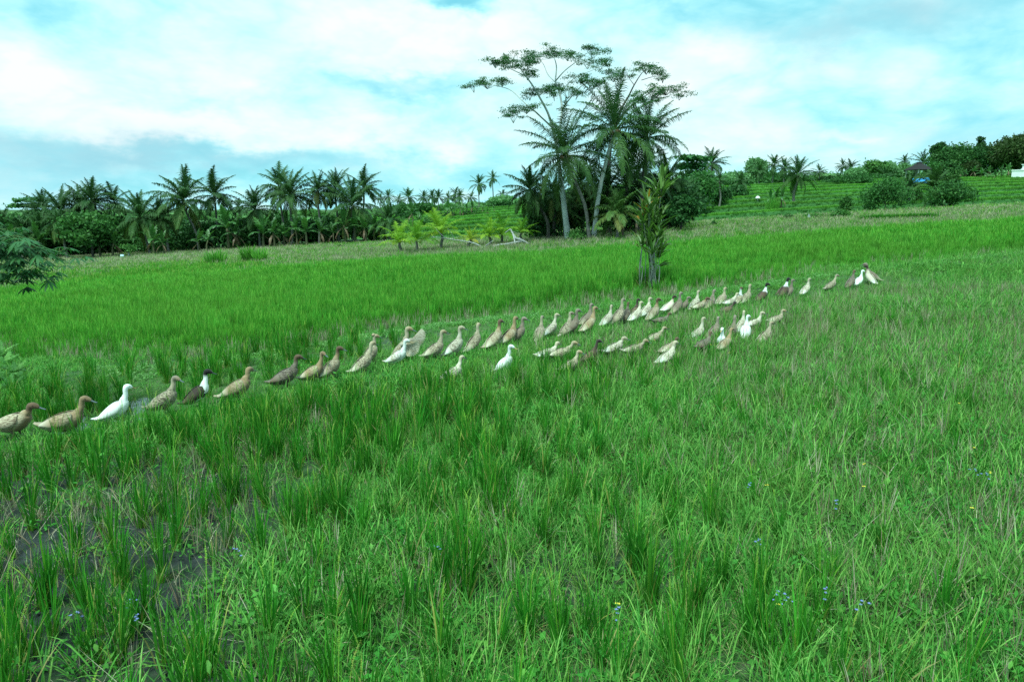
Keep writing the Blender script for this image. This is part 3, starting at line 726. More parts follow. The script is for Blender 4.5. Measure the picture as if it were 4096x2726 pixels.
# ------------------------------------------------------------------ the central palm clump
G = "palms of the central clump"
palm(1298, 252, 44, "left tall coconut palm of the central clump, on a thin leaning mottled trunk", palm_crown(21, 27, 3.7, wind=(.3, .4), droop=.75, old=.45, m=54, leaf=.72, hw=.023), base_px=1357, cz=357, group=G, seed=.1, tr=.12, uh=2.8, nuts=4)
palm(1408, 176, 45, "highest coconut palm of the central clump on a pale curved trunk", palm_crown(22, 25, 3.9, wind=(.35, .5), droop=.75, old=.35, m=54, leaf=.72, hw=.023), base_px=1365, cz=299, group=G, seed=.3, tr=.15, bark=M_PALEBARK, uh=3.0, nuts=5)
palm(1483, 244, 48, "right tall coconut palm of the central clump with swept windblown crown and dark trunk", palm_crown(23, 29, 3.8, wind=(.5, 0), droop=.95, old=.25, m=54, leaf=.75, hw=.024), base_px=1470, cz=318, group=G, seed=.0, tr=.17, bark=M_DBARK, uh=2.4)
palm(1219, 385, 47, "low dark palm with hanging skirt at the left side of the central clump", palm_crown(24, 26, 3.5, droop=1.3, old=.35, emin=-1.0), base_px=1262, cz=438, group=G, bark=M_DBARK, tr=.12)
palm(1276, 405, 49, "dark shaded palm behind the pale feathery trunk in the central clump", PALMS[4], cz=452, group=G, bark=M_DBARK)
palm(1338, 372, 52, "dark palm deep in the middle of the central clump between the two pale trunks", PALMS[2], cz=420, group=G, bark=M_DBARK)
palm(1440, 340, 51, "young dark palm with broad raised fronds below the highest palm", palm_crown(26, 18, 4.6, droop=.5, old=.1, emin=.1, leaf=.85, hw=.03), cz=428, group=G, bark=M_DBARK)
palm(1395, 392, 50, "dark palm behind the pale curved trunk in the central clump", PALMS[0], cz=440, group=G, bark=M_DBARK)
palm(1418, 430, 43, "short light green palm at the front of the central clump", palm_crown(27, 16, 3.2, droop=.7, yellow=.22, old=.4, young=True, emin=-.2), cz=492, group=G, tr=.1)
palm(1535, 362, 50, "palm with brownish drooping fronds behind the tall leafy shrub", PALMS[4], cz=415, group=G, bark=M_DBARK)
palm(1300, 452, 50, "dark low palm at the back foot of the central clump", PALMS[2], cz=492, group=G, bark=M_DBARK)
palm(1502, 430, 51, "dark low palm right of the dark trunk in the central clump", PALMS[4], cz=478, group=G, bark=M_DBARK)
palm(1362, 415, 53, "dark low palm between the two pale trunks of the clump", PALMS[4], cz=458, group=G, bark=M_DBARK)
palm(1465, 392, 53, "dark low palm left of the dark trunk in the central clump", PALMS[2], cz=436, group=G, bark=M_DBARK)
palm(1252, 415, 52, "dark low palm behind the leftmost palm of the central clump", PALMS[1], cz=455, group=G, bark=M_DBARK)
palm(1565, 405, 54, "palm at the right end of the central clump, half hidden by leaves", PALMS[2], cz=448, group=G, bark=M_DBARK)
GB = "shrubs under the central palms"
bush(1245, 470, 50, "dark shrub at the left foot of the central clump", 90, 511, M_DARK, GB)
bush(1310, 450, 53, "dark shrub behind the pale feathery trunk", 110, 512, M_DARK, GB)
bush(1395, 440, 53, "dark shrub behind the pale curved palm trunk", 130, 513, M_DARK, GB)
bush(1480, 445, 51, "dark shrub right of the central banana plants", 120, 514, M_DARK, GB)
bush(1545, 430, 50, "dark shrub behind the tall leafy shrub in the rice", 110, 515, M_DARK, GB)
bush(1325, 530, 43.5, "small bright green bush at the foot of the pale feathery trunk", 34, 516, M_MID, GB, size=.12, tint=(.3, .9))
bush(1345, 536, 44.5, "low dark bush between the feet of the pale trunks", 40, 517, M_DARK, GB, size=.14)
tree(1568, 452, 46, "small dark tree with slanting trunk at the right end of the central clump", 62, 'r', 63, mat=M_DARK, trunk=.25, nl=7, size=.17, clumps=110, per=12, base_r=.09)
for i, (bx_, tp, v) in enumerate(((1433, 480, 0), (1462, 488, 1), (1500, 505, 2), (1405, 505, 3))):
    banana(bx_, tp, 44 + i * .5, "banana plant at the foot of the central palms, %s from the front" % ORD[i], v, "banana plants under the central palms")

# young yellow palms along the field
G = "young palms in a loose row before the grove"
yp = [palm_crown(51, 12, 1.7, young=True, yellow=.16, droop=.5, emin=.2, leaf=.42, hw=.02, m=28, old=.2), palm_crown(52, 10, 1.6, young=True, yellow=.45, droop=.7, emin=.2, leaf=.4, hw=.02, m=28, old=.2),
      palm_crown(53, 11, 1.8, young=True, yellow=.02, droop=.5, emin=.35, leaf=.45, hw=.02, m=28, old=.1)]
for px, top, bpy_, cz, v, lab in ((921, 514, 585, 558, 0, "yellow-green young palm with wide low fan, nearest the grove"), (959, 508, 585, 552, 2, "thin greenish young palm, second from the grove"),
                               (1016, 487, 578, 537, 0, "largest young palm with upright yellow crown and thick dark stump of trunk"), (1082, 523, 573, 551, 1, "small orange-yellow young palm behind the fallen branch"),
                               (1126, 507, 570, 545, 0, "yellow-green young palm left of the fallen tree's forked end"), (1155, 496, 561, 540, 2, "green young palm behind the fallen tree's forked end"), (1200, 502, 552, 536, 2, "darker green young palm against the left side of the central clump")):
    _, yy, _ = hit(px * k_, bpy_ * k_)
    palm(px, top, min(yy, 46), lab, yp[v], cz=cz, group=G, mat=M_YPALM, name="young_palm", tr=.09 if v else .11, uh=1.25)

# fallen bleached tree
Z2 = lambda zx, zy: (900 + zx * .5518, 600 + zy * .5518)
fx, fy, fz = hit(*Z2(2100, 700)); fy = min(fy, 43)
def w2(zx, zy, dd):
    px, py = Z2(zx, zy); d = fy + dd; z = zat(py, d); x = (px - 2048.0) / FPX * (d * math.cos(PITCH) - (z - EYE) * math.sin(PITCH)); return (x - fx, d - fy, z - fz)
mb = MB()
for L_ in ([(2270, 705, .3, .09), (2200, 680, .2, .11), (2150, 655, 0, .12), (2090, 635, -.1, .10)], [(2150, 660, 0, .10), (2050, 680, -.2, .09), (1960, 693, -.4, .08), (1900, 722, -.5, .06), (1850, 738, -.5, .04)],
           [(2110, 640, -.1, .08), (2080, 595, .2, .07), (2068, 575, .3, .05), (2030, 600, .4, .025)], [(2085, 600, .2, .06), (2100, 660, -.4, .06), (2103, 708, -.6, .05)],
           [(1890, 725, -.5, .05), (1840, 690, -.2, .05), (1780, 668, 0, .045), (1700, 655, .2, .04), (1600, 640, .4, .035), (1520, 632, .6, .03), (1440, 645, .7, .015)],
           [(1845, 740, -.5, .05), (1895, 690, -.8, .04), (1945, 655, -1, .02)], [(1600, 640, .4, .03), (1560, 605, .6, .025), (1520, 560, .8, .012)], [(1660, 650, .3, .03), (1640, 600, .1, .02), (1615, 570, 0, .01)],
           [(1960, 695, -.4, .04), (1985, 715, -.6, .03)], [(1520, 632, .6, .02), (1470, 610, .9, .015), (1410, 600, 1.1, .008)], [(2130, 640, 0, .07), (2170, 660, .4, .06), (2210, 700, .6, .05)], [(2080, 590, .2, .04), (2110, 600, .5, .02), (2140, 625, .7, .015)]):
    P = [w2(a, b, c) for a, b, c, r in L_]; n = 5 * len(P); C = catmull(P, n); L_ = [(a, b, c, r * .72) for a, b, c, r in L_]
    V_, Q_ = tube(C, np.interp(np.linspace(0, 1, n), np.linspace(0, 1, len(P)), [q[3] for q in L_]), 7); mb.add(V_, Q_)
tag(obj("fallen_branch", mb.mesh("fallen_branch"), M_GREY, loc=(fx, fy, fz)), "bleached grey fallen tree lying across the field edge before the young palms", "fallen branch")

# ------------------------------------------------------------------ tall leafy shrub standing on the bund
Z6 = lambda zx, zy: (2450 + zx * .357, 640 + zy * .357)
sx, sy, sz = hit(*Z6(400, 1440))
def w6(zx, zy, dd):
    px, py = Z6(zx, zy); d = sy + dd; z = zat(py, d); x = (px - 2048.0) / FPX * (d * math.cos(PITCH) - (z - EYE) * math.sin(PITCH)); return np.array([x - sx, d - sy, z - sz])
rng = np.random.RandomState(91)
t = thing("leafy_shrub", "tall narrow shrub of bundled pale stems with strap leaves behind the ducks", "shrub", (sx, sy, sz))
tm, cm = MB(), MB(); tips = []
for (x0, xm, x1, zt, r0, dd) in ((322, 338, 345, 560, .03, 0), (430, 425, 470, 430, .028, .1), (455, 470, 520, 360, .03, .2), (400, 380, 350, 700, .022, -.15), (420, 440, 430, 520, .025, .25), (470, 480, 455, 640, .02, -.1), (350, 380, 400, 620, .018, .3),
                             (440, 410, 410, 500, .022, -.2), (410, 430, 520, 850, .018, -.3), (480, 500, 540, 1000, .015, -.2), (330, 320, 330, 960, .016, -.2), (445, 480, 560, 240, .03, .05), (455, 450, 490, 460, .02, .3), (425, 395, 385, 440, .02, .1),
                             (460, 475, 480, 900, .02, -.25), (430, 440, 445, 980, .02, .2), (470, 450, 430, 1050, .018, -.3), (445, 470, 500, 1090, .016, 0)):
    P = catmull([w6(x0 + rng.normal(0, 22), 1450, dd), w6((x0 + xm) / 2 + rng.normal(0, 24), 1200, dd * 1.2), w6(xm, 900 if zt < 850 else (1430 + zt) / 2, dd * 1.4), w6(x1, zt, dd * 1.6)], 14)
    V_, Q_ = tube(P, np.linspace(r0 * .8, r0 * .36, 14), 6); tm.add(V_, Q_); tips.append((P[-1], P[-1] - P[-3], zt))
    if zt < 700:
        for q in (8, 10, 12): tips.append((P[q], P[q] - P[q - 2], zt + 60))
for c, d, zt in tips:
    n = 15 if zt < 420 else 10; big = 1.35 if zt < 420 else 1.05
    a = np.arange(n) * 2.4 + rng.normal(0, .3, n); P, Wd = blades(rng, n, (.28 * big, .55 * big), .032 * big, (.15, 1.0), (.1, .8), 5, base=np.repeat(c[None], n, 0) + rng.normal(0, .02, (n, 3)), out=a)
    V_, Q_ = ribbons(P, Wd); tv = rng.uniform(0, .45, n); tv[rng.rand(n) < .025] = .95; cm.add(V_, Q_, np.repeat(tv, 10))
for (zx, zy, ex, ez, dr) in ((565, 330, 640, 215, 1), (560, 320, 600, 130, 1), (570, 340, 700, 230, 1), (560, 300, 560, 140, 1), (590, 330, 720, 190, 1), (545, 320, 545, 160, .9), (560, 600, 640, 480, .6), (570, 600, 570, 500, .5), (580, 960, 680, 945, .5), (560, 950, 640, 870, .5), (300, 980, 255, 950, .6), (340, 970, 400, 1050, .7),
                         (440, 940, 430, 880, .8), (450, 960, 520, 900, .8), (520, 1180, 640, 1130, .4), (530, 1190, 680, 1150, .4), (290, 1270, 255, 1190, .5), (350, 600, 330, 480, .8), (400, 470, 410, 400, .8), (300, 660, 285, 620, .5), (420, 1080, 450, 1030, .5)):
    for j in range(3):
        a_ = w6(zx, zy, rng.normal(0, .1)); b_ = w6(ex + rng.normal(0, 14), ez + rng.normal(0, 14), rng.normal(0, .2)); mid = (a_ + b_) / 2 + np.array([0, 0, .03])
        w = norm(np.cross(b_ - a_, rng.normal(0, 1, 3))) * .036 * dr ** .4
        P = np.stack([a_, mid, b_])[None]; Wd = np.stack([w * .6, w, w * .06])[None]
        V_, Q_ = ribbons(P, Wd); cm.add(V_, Q_, .95 if (zx in (300, 420) and j == 0) else rng.uniform(.1, .5))
pts = []
for q in range(280):   # small-leaved climber on the stems
    zy = rng.uniform(420, 1260); zx = 470 + (zy < 800) * 10 + rng.normal(0, 38); pts.append(w6(zx, zy, rng.normal(0, .14)))
leaf_cloud(cm, rng, np.array(pts), .055, rng.uniform(.15, .6, len(pts)), aspect=.5)
M_TI = leaf_mat("strap_leaf", [(0, (.055, .13, .028, 1)), (.5, (.16, .29, .055, 1)), (.85, (.35, .28, .05, 1)), (1, (.55, .24, .03, 1))], .3, .4, spec=.5, vary=.1)
obj("stems", tm.mesh("stems"), bark_mat("mossy_stem", (.10, .12, .09, 1), (.27, .30, .26, 1), 5), t); obj("leaves", cm.mesh("leaves", False), M_TI, t)
P, Wd = blades(rng, 60, (.15, .5), .006, (.1, .9), (.2, 1.2), 5, base=np.stack([rng.normal(.1, .18, 60), rng.normal(0, .15, 60), np.zeros(60)], -1), out=rng.uniform(0, 6.28, 60))
V_, Q_ = ribbons(P, Wd); mb = MB().add(V_, Q_, np.repeat(rng.uniform(.6, 1, 60), 10))
obj("dead_leaves", mb.mesh("dead_leaves", False), M_PALM, t)

# ------------------------------------------------------------------ cassava reaching in from the left edge
rng = np.random.RandomState(93); cd = 8.6
cx, cy, cz0 = at(-190, cd)
t = thing("cassava_plant", "dark green cassava with fingered leaves reaching in from the left edge", "plant", (cx, cy, cz0))
tm, cm = MB(), MB()
for (ex, ey, dd) in ((130, 1060, 0), (190, 1040, .3), (235, 1010, .2), (60, 960, -.2), (150, 970, .5), (40, 1090, -.3), (205, 1085, -.2), (100, 1010, .1), (260, 1040, .5), (20, 1010, .3), (110, 1110, -.1), (180, 1000, -.3), (60, 1140, .2), (220, 1120, .1), (30, 930, 0), (-60, 1000, 0), (-80, 1080, .2), (-40, 920, -.3), (300, 1030, .3), (140, 1130, .4)):
    d = cd + dd; z = zat(ey, d); x = (ex - 2048.0) / FPX * (d * math.cos(PITCH) - (z - EYE) * math.sin(PITCH)); e = np.array([x - cx, d - cy, z - cz0])
    s = np.array([rng.normal(0, .08), rng.normal(0, .08), 0]); m1 = np.array([e[0] * .25, e[1] * .3, e[2] * .75])
    C = catmull([s, m1, e * np.array([.7, .7, 1]) + np.array([0, 0, .1]), e], 14); V_, Q_ = tube(C, np.linspace(.016, .006, 14), 6); tm.add(V_, Q_, .5)
    for j in range(9):
        q = C[rng.randint(8, 14)]; az_ = rng.uniform(0, 6.28); pl_ = rng.uniform(.10, .22)
        hub = q + np.array([math.cos(az_) * pl_, math.sin(az_) * pl_, rng.uniform(-.06, .08)])
        V_, Q_ = tube([q, (q + hub) / 2 + np.array([0, 0, .02]), hub], [.003, .0025, .002], 4); tm.add(V_, Q_, .9)
        k7 = 7; an = az_ + np.linspace(-1.9, 1.9, k7) + rng.normal(0, .06, k7); ln = .17 * np.array([.55, .8, .95, 1, .95, .8, .55]) * rng.uniform(.8, 1.2)
        e0 = rng.uniform(-.75, -.1)
        dirs = np.stack([np.cos(an) * math.cos(e0), np.sin(an) * math.cos(e0), np.full(k7, math.sin(e0))], -1)
        p1 = hub + dirs * ln[:, None] * .5; d2 = norm(dirs + np.array([0, 0, -.45])); p2 = p1 + d2 * ln[:, None] * .5
        P = np.stack([np.repeat(hub[None], k7, 0), hub + dirs * ln[:, None] * .28, p1 + d2 * ln[:, None] * .12, p2], 1)
        w = np.stack([-np.sin(an), np.cos(an), np.zeros(k7)], -1) * .017
        Wd = np.stack([w * .25, w * .75, w, w * .05], 1); V_, Q_ = ribbons(P, Wd); cm.add(V_, Q_, rng.uniform(0, .5))
M_CAS = leaf_mat("cassava_leaf", [(0, (.024, .10, .030, 1)), (.5, (.042, .16, .045, 1)), (1, (.18, .24, .08, 1))], .3, .5, spec=.25, vary=.05)
obj("stems", tm.mesh("stems"), M_CAS, t); obj("leaves", cm.mesh("leaves", False), M_CAS, t)
# ferns and weeds at the left edge
FR = []
for i in range(2):
    rng = np.random.RandomState(95 + i); mb = MB()
    for j in range(13): frond(mb, rng, rng.uniform(.28, .45), rng.uniform(0, 6.28), rng.uniform(.5, 1.3), rng.uniform(.5, 1.1), m=18, leaf=.075, hw=.009, alpha=1.15, droop=.2, tint=rng.uniform(.2, .9), rach=.003)
    FR.append(mb.mesh("fronds", False))
for i, (px, py, s) in enumerate(((35, 1470, 1.0), (60, 1500, .8), (15, 1530, .9), (85, 1520, .7), (5, 1440, 1.1), (50, 1550, .7))):
    x, y, z = hit(px, py); o = obj("fern", FR[i % 2], M_MID, loc=(x, y, z), rot=(0, 0, i * 1.3), scl=s)
    tag(o, "bright green fern at the left edge, " + ("in the middle of its patch", "small one right of the patch's middle", "lower one cut by the picture edge",
        "rightmost and smallest of the patch", "topmost of the patch", "lowest of the patch")[i], "fern", "ferns at the left edge")

# ------------------------------------------------------------------ right side: trees on and behind the terraces
bush(1600, 400, 72, "large mid-green shrub mass on the terrace end right of the central clump", 90, 521, M_MID, "shrubs at the left end of the terraces", size=.28, tint=(0, .5))
bush(1574, 420, 64, "dark shrub at the terrace end, nearest the central clump", 80, 522, M_DARK, "shrubs at the left end of the terraces", size=.25)
bush(1648, 430, 82, "darker shrub under the small palm at the left end of the terraces", 62, 523, M_DARK, "shrubs at the left end of the terraces", size=.25)
bush(1690, 428, 95, "dark shrub at the top left corner of the terraces", 50, 524, M_DARK, "shrubs at the left end of the terraces", size=.3)
G = "palms on and above the right terraces"
palm(1631, 345, 86, "bushy coconut palm with visible trunk right of the open feathery tree", PALMS[0], cz=377, group=G)
palm(1652, 394, 80, "small dark palm with thin pale trunk at the left end of the terraces", FARP[1], cz=416, base_px=1654, group=G, tr=.11)
palm(1703, 396, 105, "dark palm half hidden in shrubs at the top left of the terraces", FARP[2], cz=420, group=G)
palm(1747, 372, 122, "dark palm in front of the pale round tree above the terraces", FARP[0], cz=394, group=G)
palm(1776, 356, 128, "tall slim palm left of the large terrace palm", FARP[0], cz=380, group=G)
palm(1803, 364, 125, "palm whose crown touches the large terrace palm from behind", FARP[2], cz=386, group=G)
palm(1826, 358, 79, "large coconut palm standing alone on the middle of the terraces", palm_crown(28, 24, 4.0, wind=(.3, .2), droop=.8, old=.3), cz=403, group=G, tr=.16, uh=3.1)
palm(1884, 377, 132, "pale slim palm alone against the sky right of the large terrace palm", FARP[1], cz=395, group=G)
palm(1938, 365, 142, "left one of two slim pale palms side by side against the sky", FARP[1], cz=382, group=G, tr=.1)
palm(1953, 366, 140, "right one of two slim pale palms side by side against the sky, fuller crown", FARP[0], cz=386, group=G, tr=.1)
palm(1926, 398, 130, "short yellowish palm below the two slim pale palms", FARP[2], cz=414, group=G)
palm(2074, 355, 170, "pale distant palm alone above the light trees left of the dark roof", FARP[1], cz=372, group=G, tr=.1)
palm(2037, 384, 125, "pale yellowish palm among the light trees left of the pavilion", FARP[2], cz=408, group=G)
palm(2122, 350, 150, "palm with arching fronds rising behind the dark pavilion roof", FARP[2], cz=374, group=G)
palm(2088, 402, 70, "dark young palm between the two dark bushes on the terraces", PALMS[2], cz=440, group=G)
palm(2153, 388, 68, "young upright palm standing in the dense dark bush below the blue sheet", palm_crown(29, 16, 3.6, droop=.4, old=.1, emin=.3, yellow=.12), cz=432, group=G)
palm(2246, 352, 150, "palm fronds reaching left from the vine-covered spire tree", FARP[1], cz=362, group=G)
G = "trees above the right terraces"
tree(1737, 365, 150, "pale airy round tree behind the dark palms", 48, 'r', 101, mat=M_PALE, trunk=.3, nl=8, size=.42, clumps=40, per=10, group=G)
tree(1690, 398, 150, "pale low tree at the far left of the terrace skyline", 80, 'r', 102, mat=M_PALE, trunk=.15, nl=8, size=.45, clumps=36, per=10, group=G)
tree(1800, 402, 140, "mid-green low tree under the palms above the terraces", 90, 'r', 103, mat=M_MID, trunk=.1, nl=9, size=.42, clumps=40, per=10, group=G)
tree(1862, 414, 135, "low mid-green tree right behind the large terrace palm", 60, 'r', 104, mat=M_MID, trunk=.1, nl=8, size=.4, clumps=40, per=10, group=G)
tree(1910, 408, 132, "low dark bushy tree under the pale slim palm", 56, 'r', 105, mat=M_DARK, trunk=.1, nl=8, size=.4, clumps=40, per=10, group=G)
tree(1966, 388, 128, "pale leafy tree directly right of the two slim palms", 42, 'r', 106, mat=M_PALE, trunk=.1, nl=8, size=.35, clumps=45, per=10, group=G)
tree(2008, 371, 130, "tall bright leafy tree left of the pavilion with a rounded top", 48, 'r', 107, mat=M_MID, trunk=.15, nl=9, size=.36, clumps=50, per=11, group=G, tint=(.2, .8))
tree(2040, 373, 136, "pale bright tree behind the yellowish palm", 46, 'r', 108, mat=M_PALE, trunk=.15, nl=8, size=.36, clumps=45, per=10, group=G)
tree(2078, 378, 138, "bright yellow-green tree touching the left of the dark roof", 44, 'r', 109, mat=M_PALE, trunk=.15, nl=8, size=.36, clumps=45, per=10, group=G)
tree(2000, 404, 118, "low mid-green tree in front of the bright trees above the terraces", 66, 'r', 110, mat=M_MID, trunk=.1, nl=8, size=.34, clumps=45, per=10, group=G)
tree(2154, 329, 140, "dark rounded tree crown on a tall stem, highest right of the roof", 34, 'r', 111, mat=M_DARK, trunk=.55, nl=7, size=.32, clumps=90, per=11, group=G)
tree(2192, 343, 138, "broad mid-green tree behind the pavilion and the banana row", 92, 'r', 112, mat=M_MID, trunk=.15, nl=11, size=.36, clumps=60, per=12, group=G, tint=(0, .5))
tree(2150, 375, 134, "mid-green low tree right beside the pavilion", 50, 'r', 113, mat=M_MID, trunk=.1, nl=8, size=.34, clumps=55, per=11, group=G)
tree(2262, 338, 134, "dark flat-layered tree left of the big dark tree at the right edge", 76, 'r', 114, mat=M_DARK, trunk=.2, nl=11, size=.34, clumps=60, per=12, group=G)
tree(2245, 316, 137, "slender spire of a tree overgrown with vines", 22, 'r', 115, mat=M_DARK, trunk=.3, nl=8, size=.3, clumps=80, per=11, group=G, flat=1.6)
tree(2338, 318, 130, "big dark domed tree at the right edge with sky gaps", 104, 'r', 116, mat=M_OLIVE, trunk=.28, nl=13, size=.36, clumps=58, per=12, group=G)
tree(2177, 371, 72, "small rounded tree on a thin trunk above the dense dark bush", 46, 'r', 117, mat=M_DARK, trunk=.3, nl=8, size=.17, clumps=75, per=11, group=G, tint=(.1, .7))
tree(2232, 372, 128, "olive-green small tree between the two dark trees", 34, 'r', 118, mat=M_OLIVE, trunk=.1, nl=7, size=.3, clumps=50, per=11, group=G)
G = "bushes on the right terraces"
bush(2035, 412, 61, "large loose dark green bush left of the young terrace palm", 96, 531, M_MID, G, size=.15, clumps=90, tint=(0, .35))
bush(2180, 418, 64, "dense dark rounded bush below the small round tree", 96, 532, M_DARK, G, size=.17, clumps=90, tint=(.1, .7))
bush(1944, 449, 66, "small dark green bush alone between the large palm and the loose bush", 26, 533, M_DARK, G, size=.14, clumps=70, tint=(.2, .8))
bush(1933, 484, 51, "bright leafy bush nearest the duck field in the pinkish grass", 36, 534, M_MID, G, size=.12, clumps=70, tint=(.3, .9))
bush(1815, 496, 55, "small low green bush at the lowest terrace bank", 22, 535, M_MID, G, size=.1, clumps=60)
bush(1642, 506, 52, "tiny green bush in the grass right of the central clump", 12, 536, M_MID, G, size=.08, clumps=50)
bush(1880, 492, 54, "low light green bush patch on the lowest terrace bank", 60, 537, M_MID, G, size=.1, clumps=60, tint=(.4, 1))
bush(1955, 405, 110, "low hedge-like bush at the top terrace edge under the pale trees", 110, 538, M_MID, G, size=.25, clumps=50)
bush(2095, 412, 124, "low bright bush below the dark roof", 46, 539, M_MID, G, size=.24, clumps=50, tint=(.3, .9))
for i, (px, tp, dd, v) in enumerate(((2098, 403, 122, 0), (2112, 398, 120, 2), (2128, 402, 121, 1), (2142, 404, 122, 3), (2195, 388, 118, 1), (2208, 392, 117, 0), (2222, 389, 117, 2), (2240, 386, 118, 3), (2256, 390, 116, 0), (2272, 388, 117, 1), (2288, 391, 116, 2), (2303, 384, 117, 3), (2318, 380, 118, 0))):
    banana(px, tp, dd, "banana plant above the top right terrace, %s from the left in its row" % ORD[i], v, "banana plants above the top terrace")
for px, tp, dd, v, lab in ((2127, 453, 60, 2, "small banana plant with yellow-green leaves left of the dense dark bush"), (2170, 458, 60, 2, "tiny banana plant with two raised leaves before the dense dark bush"),
                           (1783, 440, 74, 0, "banana plant in the clump left of the large terrace palm"), (1797, 443, 73, 1, "banana plant with a yellow leaf beside the large terrace palm's trunk"), (1771, 446, 73, 3, "leftmost banana plant of the clump beside the white parasol")):
    banana(px, tp, dd, lab, v, "banana plants on the terraces")
grass_clump(1776, 481, 447, 40, "reedy green clump before the bananas on the terrace", 76, M_GCL, 160, .02, dist=72)

# pavilion with a dark hipped roof
x, y, z = at(2111 * k_, 132); zt, ze, zf = zat(375 * k_, 132), zat(391 * k_, 132), zat(412 * k_, 132)
t = thing("pavilion", "open pavilion with dark hipped roof among the trees above the terraces", "pavilion", (x, y, zf), .25)
hw = 21.5 * k_ / FPX * 132; e = ze - zf; a = zt - zf
Vr = [(-hw, -hw, e), (hw, -hw, e), (hw, hw, e), (-hw, hw, e), (-.35, 0, a), (.35, 0, a)]
mb = MB(); mb.add(Vr, [(0, 1, 5, 4), (1, 2, 5, 5), (2, 3, 4, 5), (3, 0, 4, 4), (3, 2, 1, 0)])
V_, Q_ = tube([(-.6, 0, a + .02), (.6, 0, a + .02)], .12, 6); mb.add(V_, Q_)
obj("roof", mb.mesh("roof", False), bark_mat("thatch", (.012, .012, .013, 1), (.032, .030, .030, 1), 14), t)
for sx_ in (-1, 1):
    for sy_ in (-1, 1):
        mb = MB(); V_, Q_ = box(sx_ * hw * .78 - .09, sx_ * hw * .78 + .09, sy_ * hw * .78 - .09, sy_ * hw * .78 + .09, -1.5, e - .02); mb.add(V_, Q_); obj("post", mb.mesh("post", False), plain_mat("pale_post", (.45, .48, .47, 1)), t)
mb = MB(); V_, Q_ = box(-hw * .86, hw * .86, -hw * .86, hw * .86, -.6, .35); mb.add(V_, Q_); V_, Q_ = box(-hw * .1, hw * .7, hw * .5, hw * .6, .36, e - .1); mb.add(V_, Q_)
obj("wall", mb.mesh("wall", False), plain_mat("pavilion_wall", (.40, .43, .42, 1)), t)
# blue sheet along the terrace edge
x, y, z = at(2121 * k_, 101); hw = 24 * k_ / FPX * 101; zb = max(z + .05, zat(427 * k_, 101)); zt = zb + .6; n = 25; uu_ = np.linspace(-hw, hw, n)
rowz = [zb + .0 * uu_, (zb * .5 + zt * .5) + .05 * np.sin(uu_ * 4), zt + .07 * np.sin(uu_ * 2.3), zt + .02 + .08 * np.sin(uu_ * 2.1), zb + .1 + 0 * uu_]
rowy = [-.35 + .05 * np.sin(uu_ * 5), -.25 + .06 * np.sin(uu_ * 4.1), 0 * uu_, .5 + 0 * uu_, 1.0 + 0 * uu_]
Vv = np.vstack([np.stack([uu_, a_, b_ - z], -1) for a_, b_ in zip(rowy, rowz)])
Qq = [(r * n + c, r * n + c + 1, (r + 1) * n + c + 1, (r + 1) * n + c) for r in range(4) for c in range(n - 1)]
mb = MB().add(Vv, Qq); tag(obj("tarpaulin", mb.mesh("tarpaulin"), plain_mat("blue_plastic", (.04, .30, .62, 1), .35), loc=(x, y, z)), "bright blue plastic sheet along the top terrace edge below the pavilion", "tarpaulin")
# white walled building at the right edge
x, y, z = at(2331 * k_, 114); zt = zat(393 * k_, 114); zb = zat(416 * k_, 114); hh = zt - zb
t = thing("white_building", "low white walled building cut by the right edge above the terraces", "building", (x, y, zb), -.62)
mw = bark_mat("white_plaster", (.62, .68, .66, 1), (.74, .80, .78, 1), 1.2, bump=.05)
mb = MB(); V_, Q_ = box(-.3, 7, 0, 5, -.8, hh); mb.add(V_, Q_); obj("wall", mb.mesh("wall", False), mw, t)
mb = MB(); V_, Q_ = box(-.38, 7.1, -.08, 5.1, hh + .003, hh + .16); mb.add(V_, Q_); obj("parapet", mb.mesh("parapet", False), mw, t)
mb = MB(); V_, Q_ = box(2.0, 3.1, -.06, -.003, hh - .75, hh - .1); mb.add(V_, Q_); f_ = obj("window", mb.mesh("window", False), plain_mat("grey_frame", (.32, .40, .42, 1)), t)
mb = MB(); V_, Q_ = box(2.1, 3.0, -.09, -.063, hh - .65, hh - .2); mb.add(V_, Q_); obj("pane", mb.mesh("pane", False), plain_mat("window_glass", (.05, .09, .10, 1), .1, .6), f_)
mb = MB(); V_, Q_ = box(.9, 1.5, .3, .9, hh + .16, hh + .36); mb.add(V_, Q_); V_, Q_ = box(1.0, 1.4, .4, .8, hh + .36, hh + .95); mb.add(V_, Q_); V_, Q_ = box(.85, 1.55, .25, .95, hh + .95, hh + 1.03); mb.add(V_, Q_)
obj("roof_vent", mb.mesh("roof_vent", False), mw, t)
mb = MB(); mb.add([(1.8, 1, hh + .17), (6.5, 1, hh + .17), (6.5, 4.5, hh + .17), (1.8, 4.5, hh + .17), (2.6, 2.7, hh + 1.6), (5.7, 2.7, hh + 1.6)], [(0, 1, 5, 4), (1, 2, 5, 5), (2, 3, 4, 5), (3, 0, 4, 4)])
obj("roof", mb.mesh("roof", False), plain_mat("slate_roof", (.05, .055, .075, 1), .7), t)
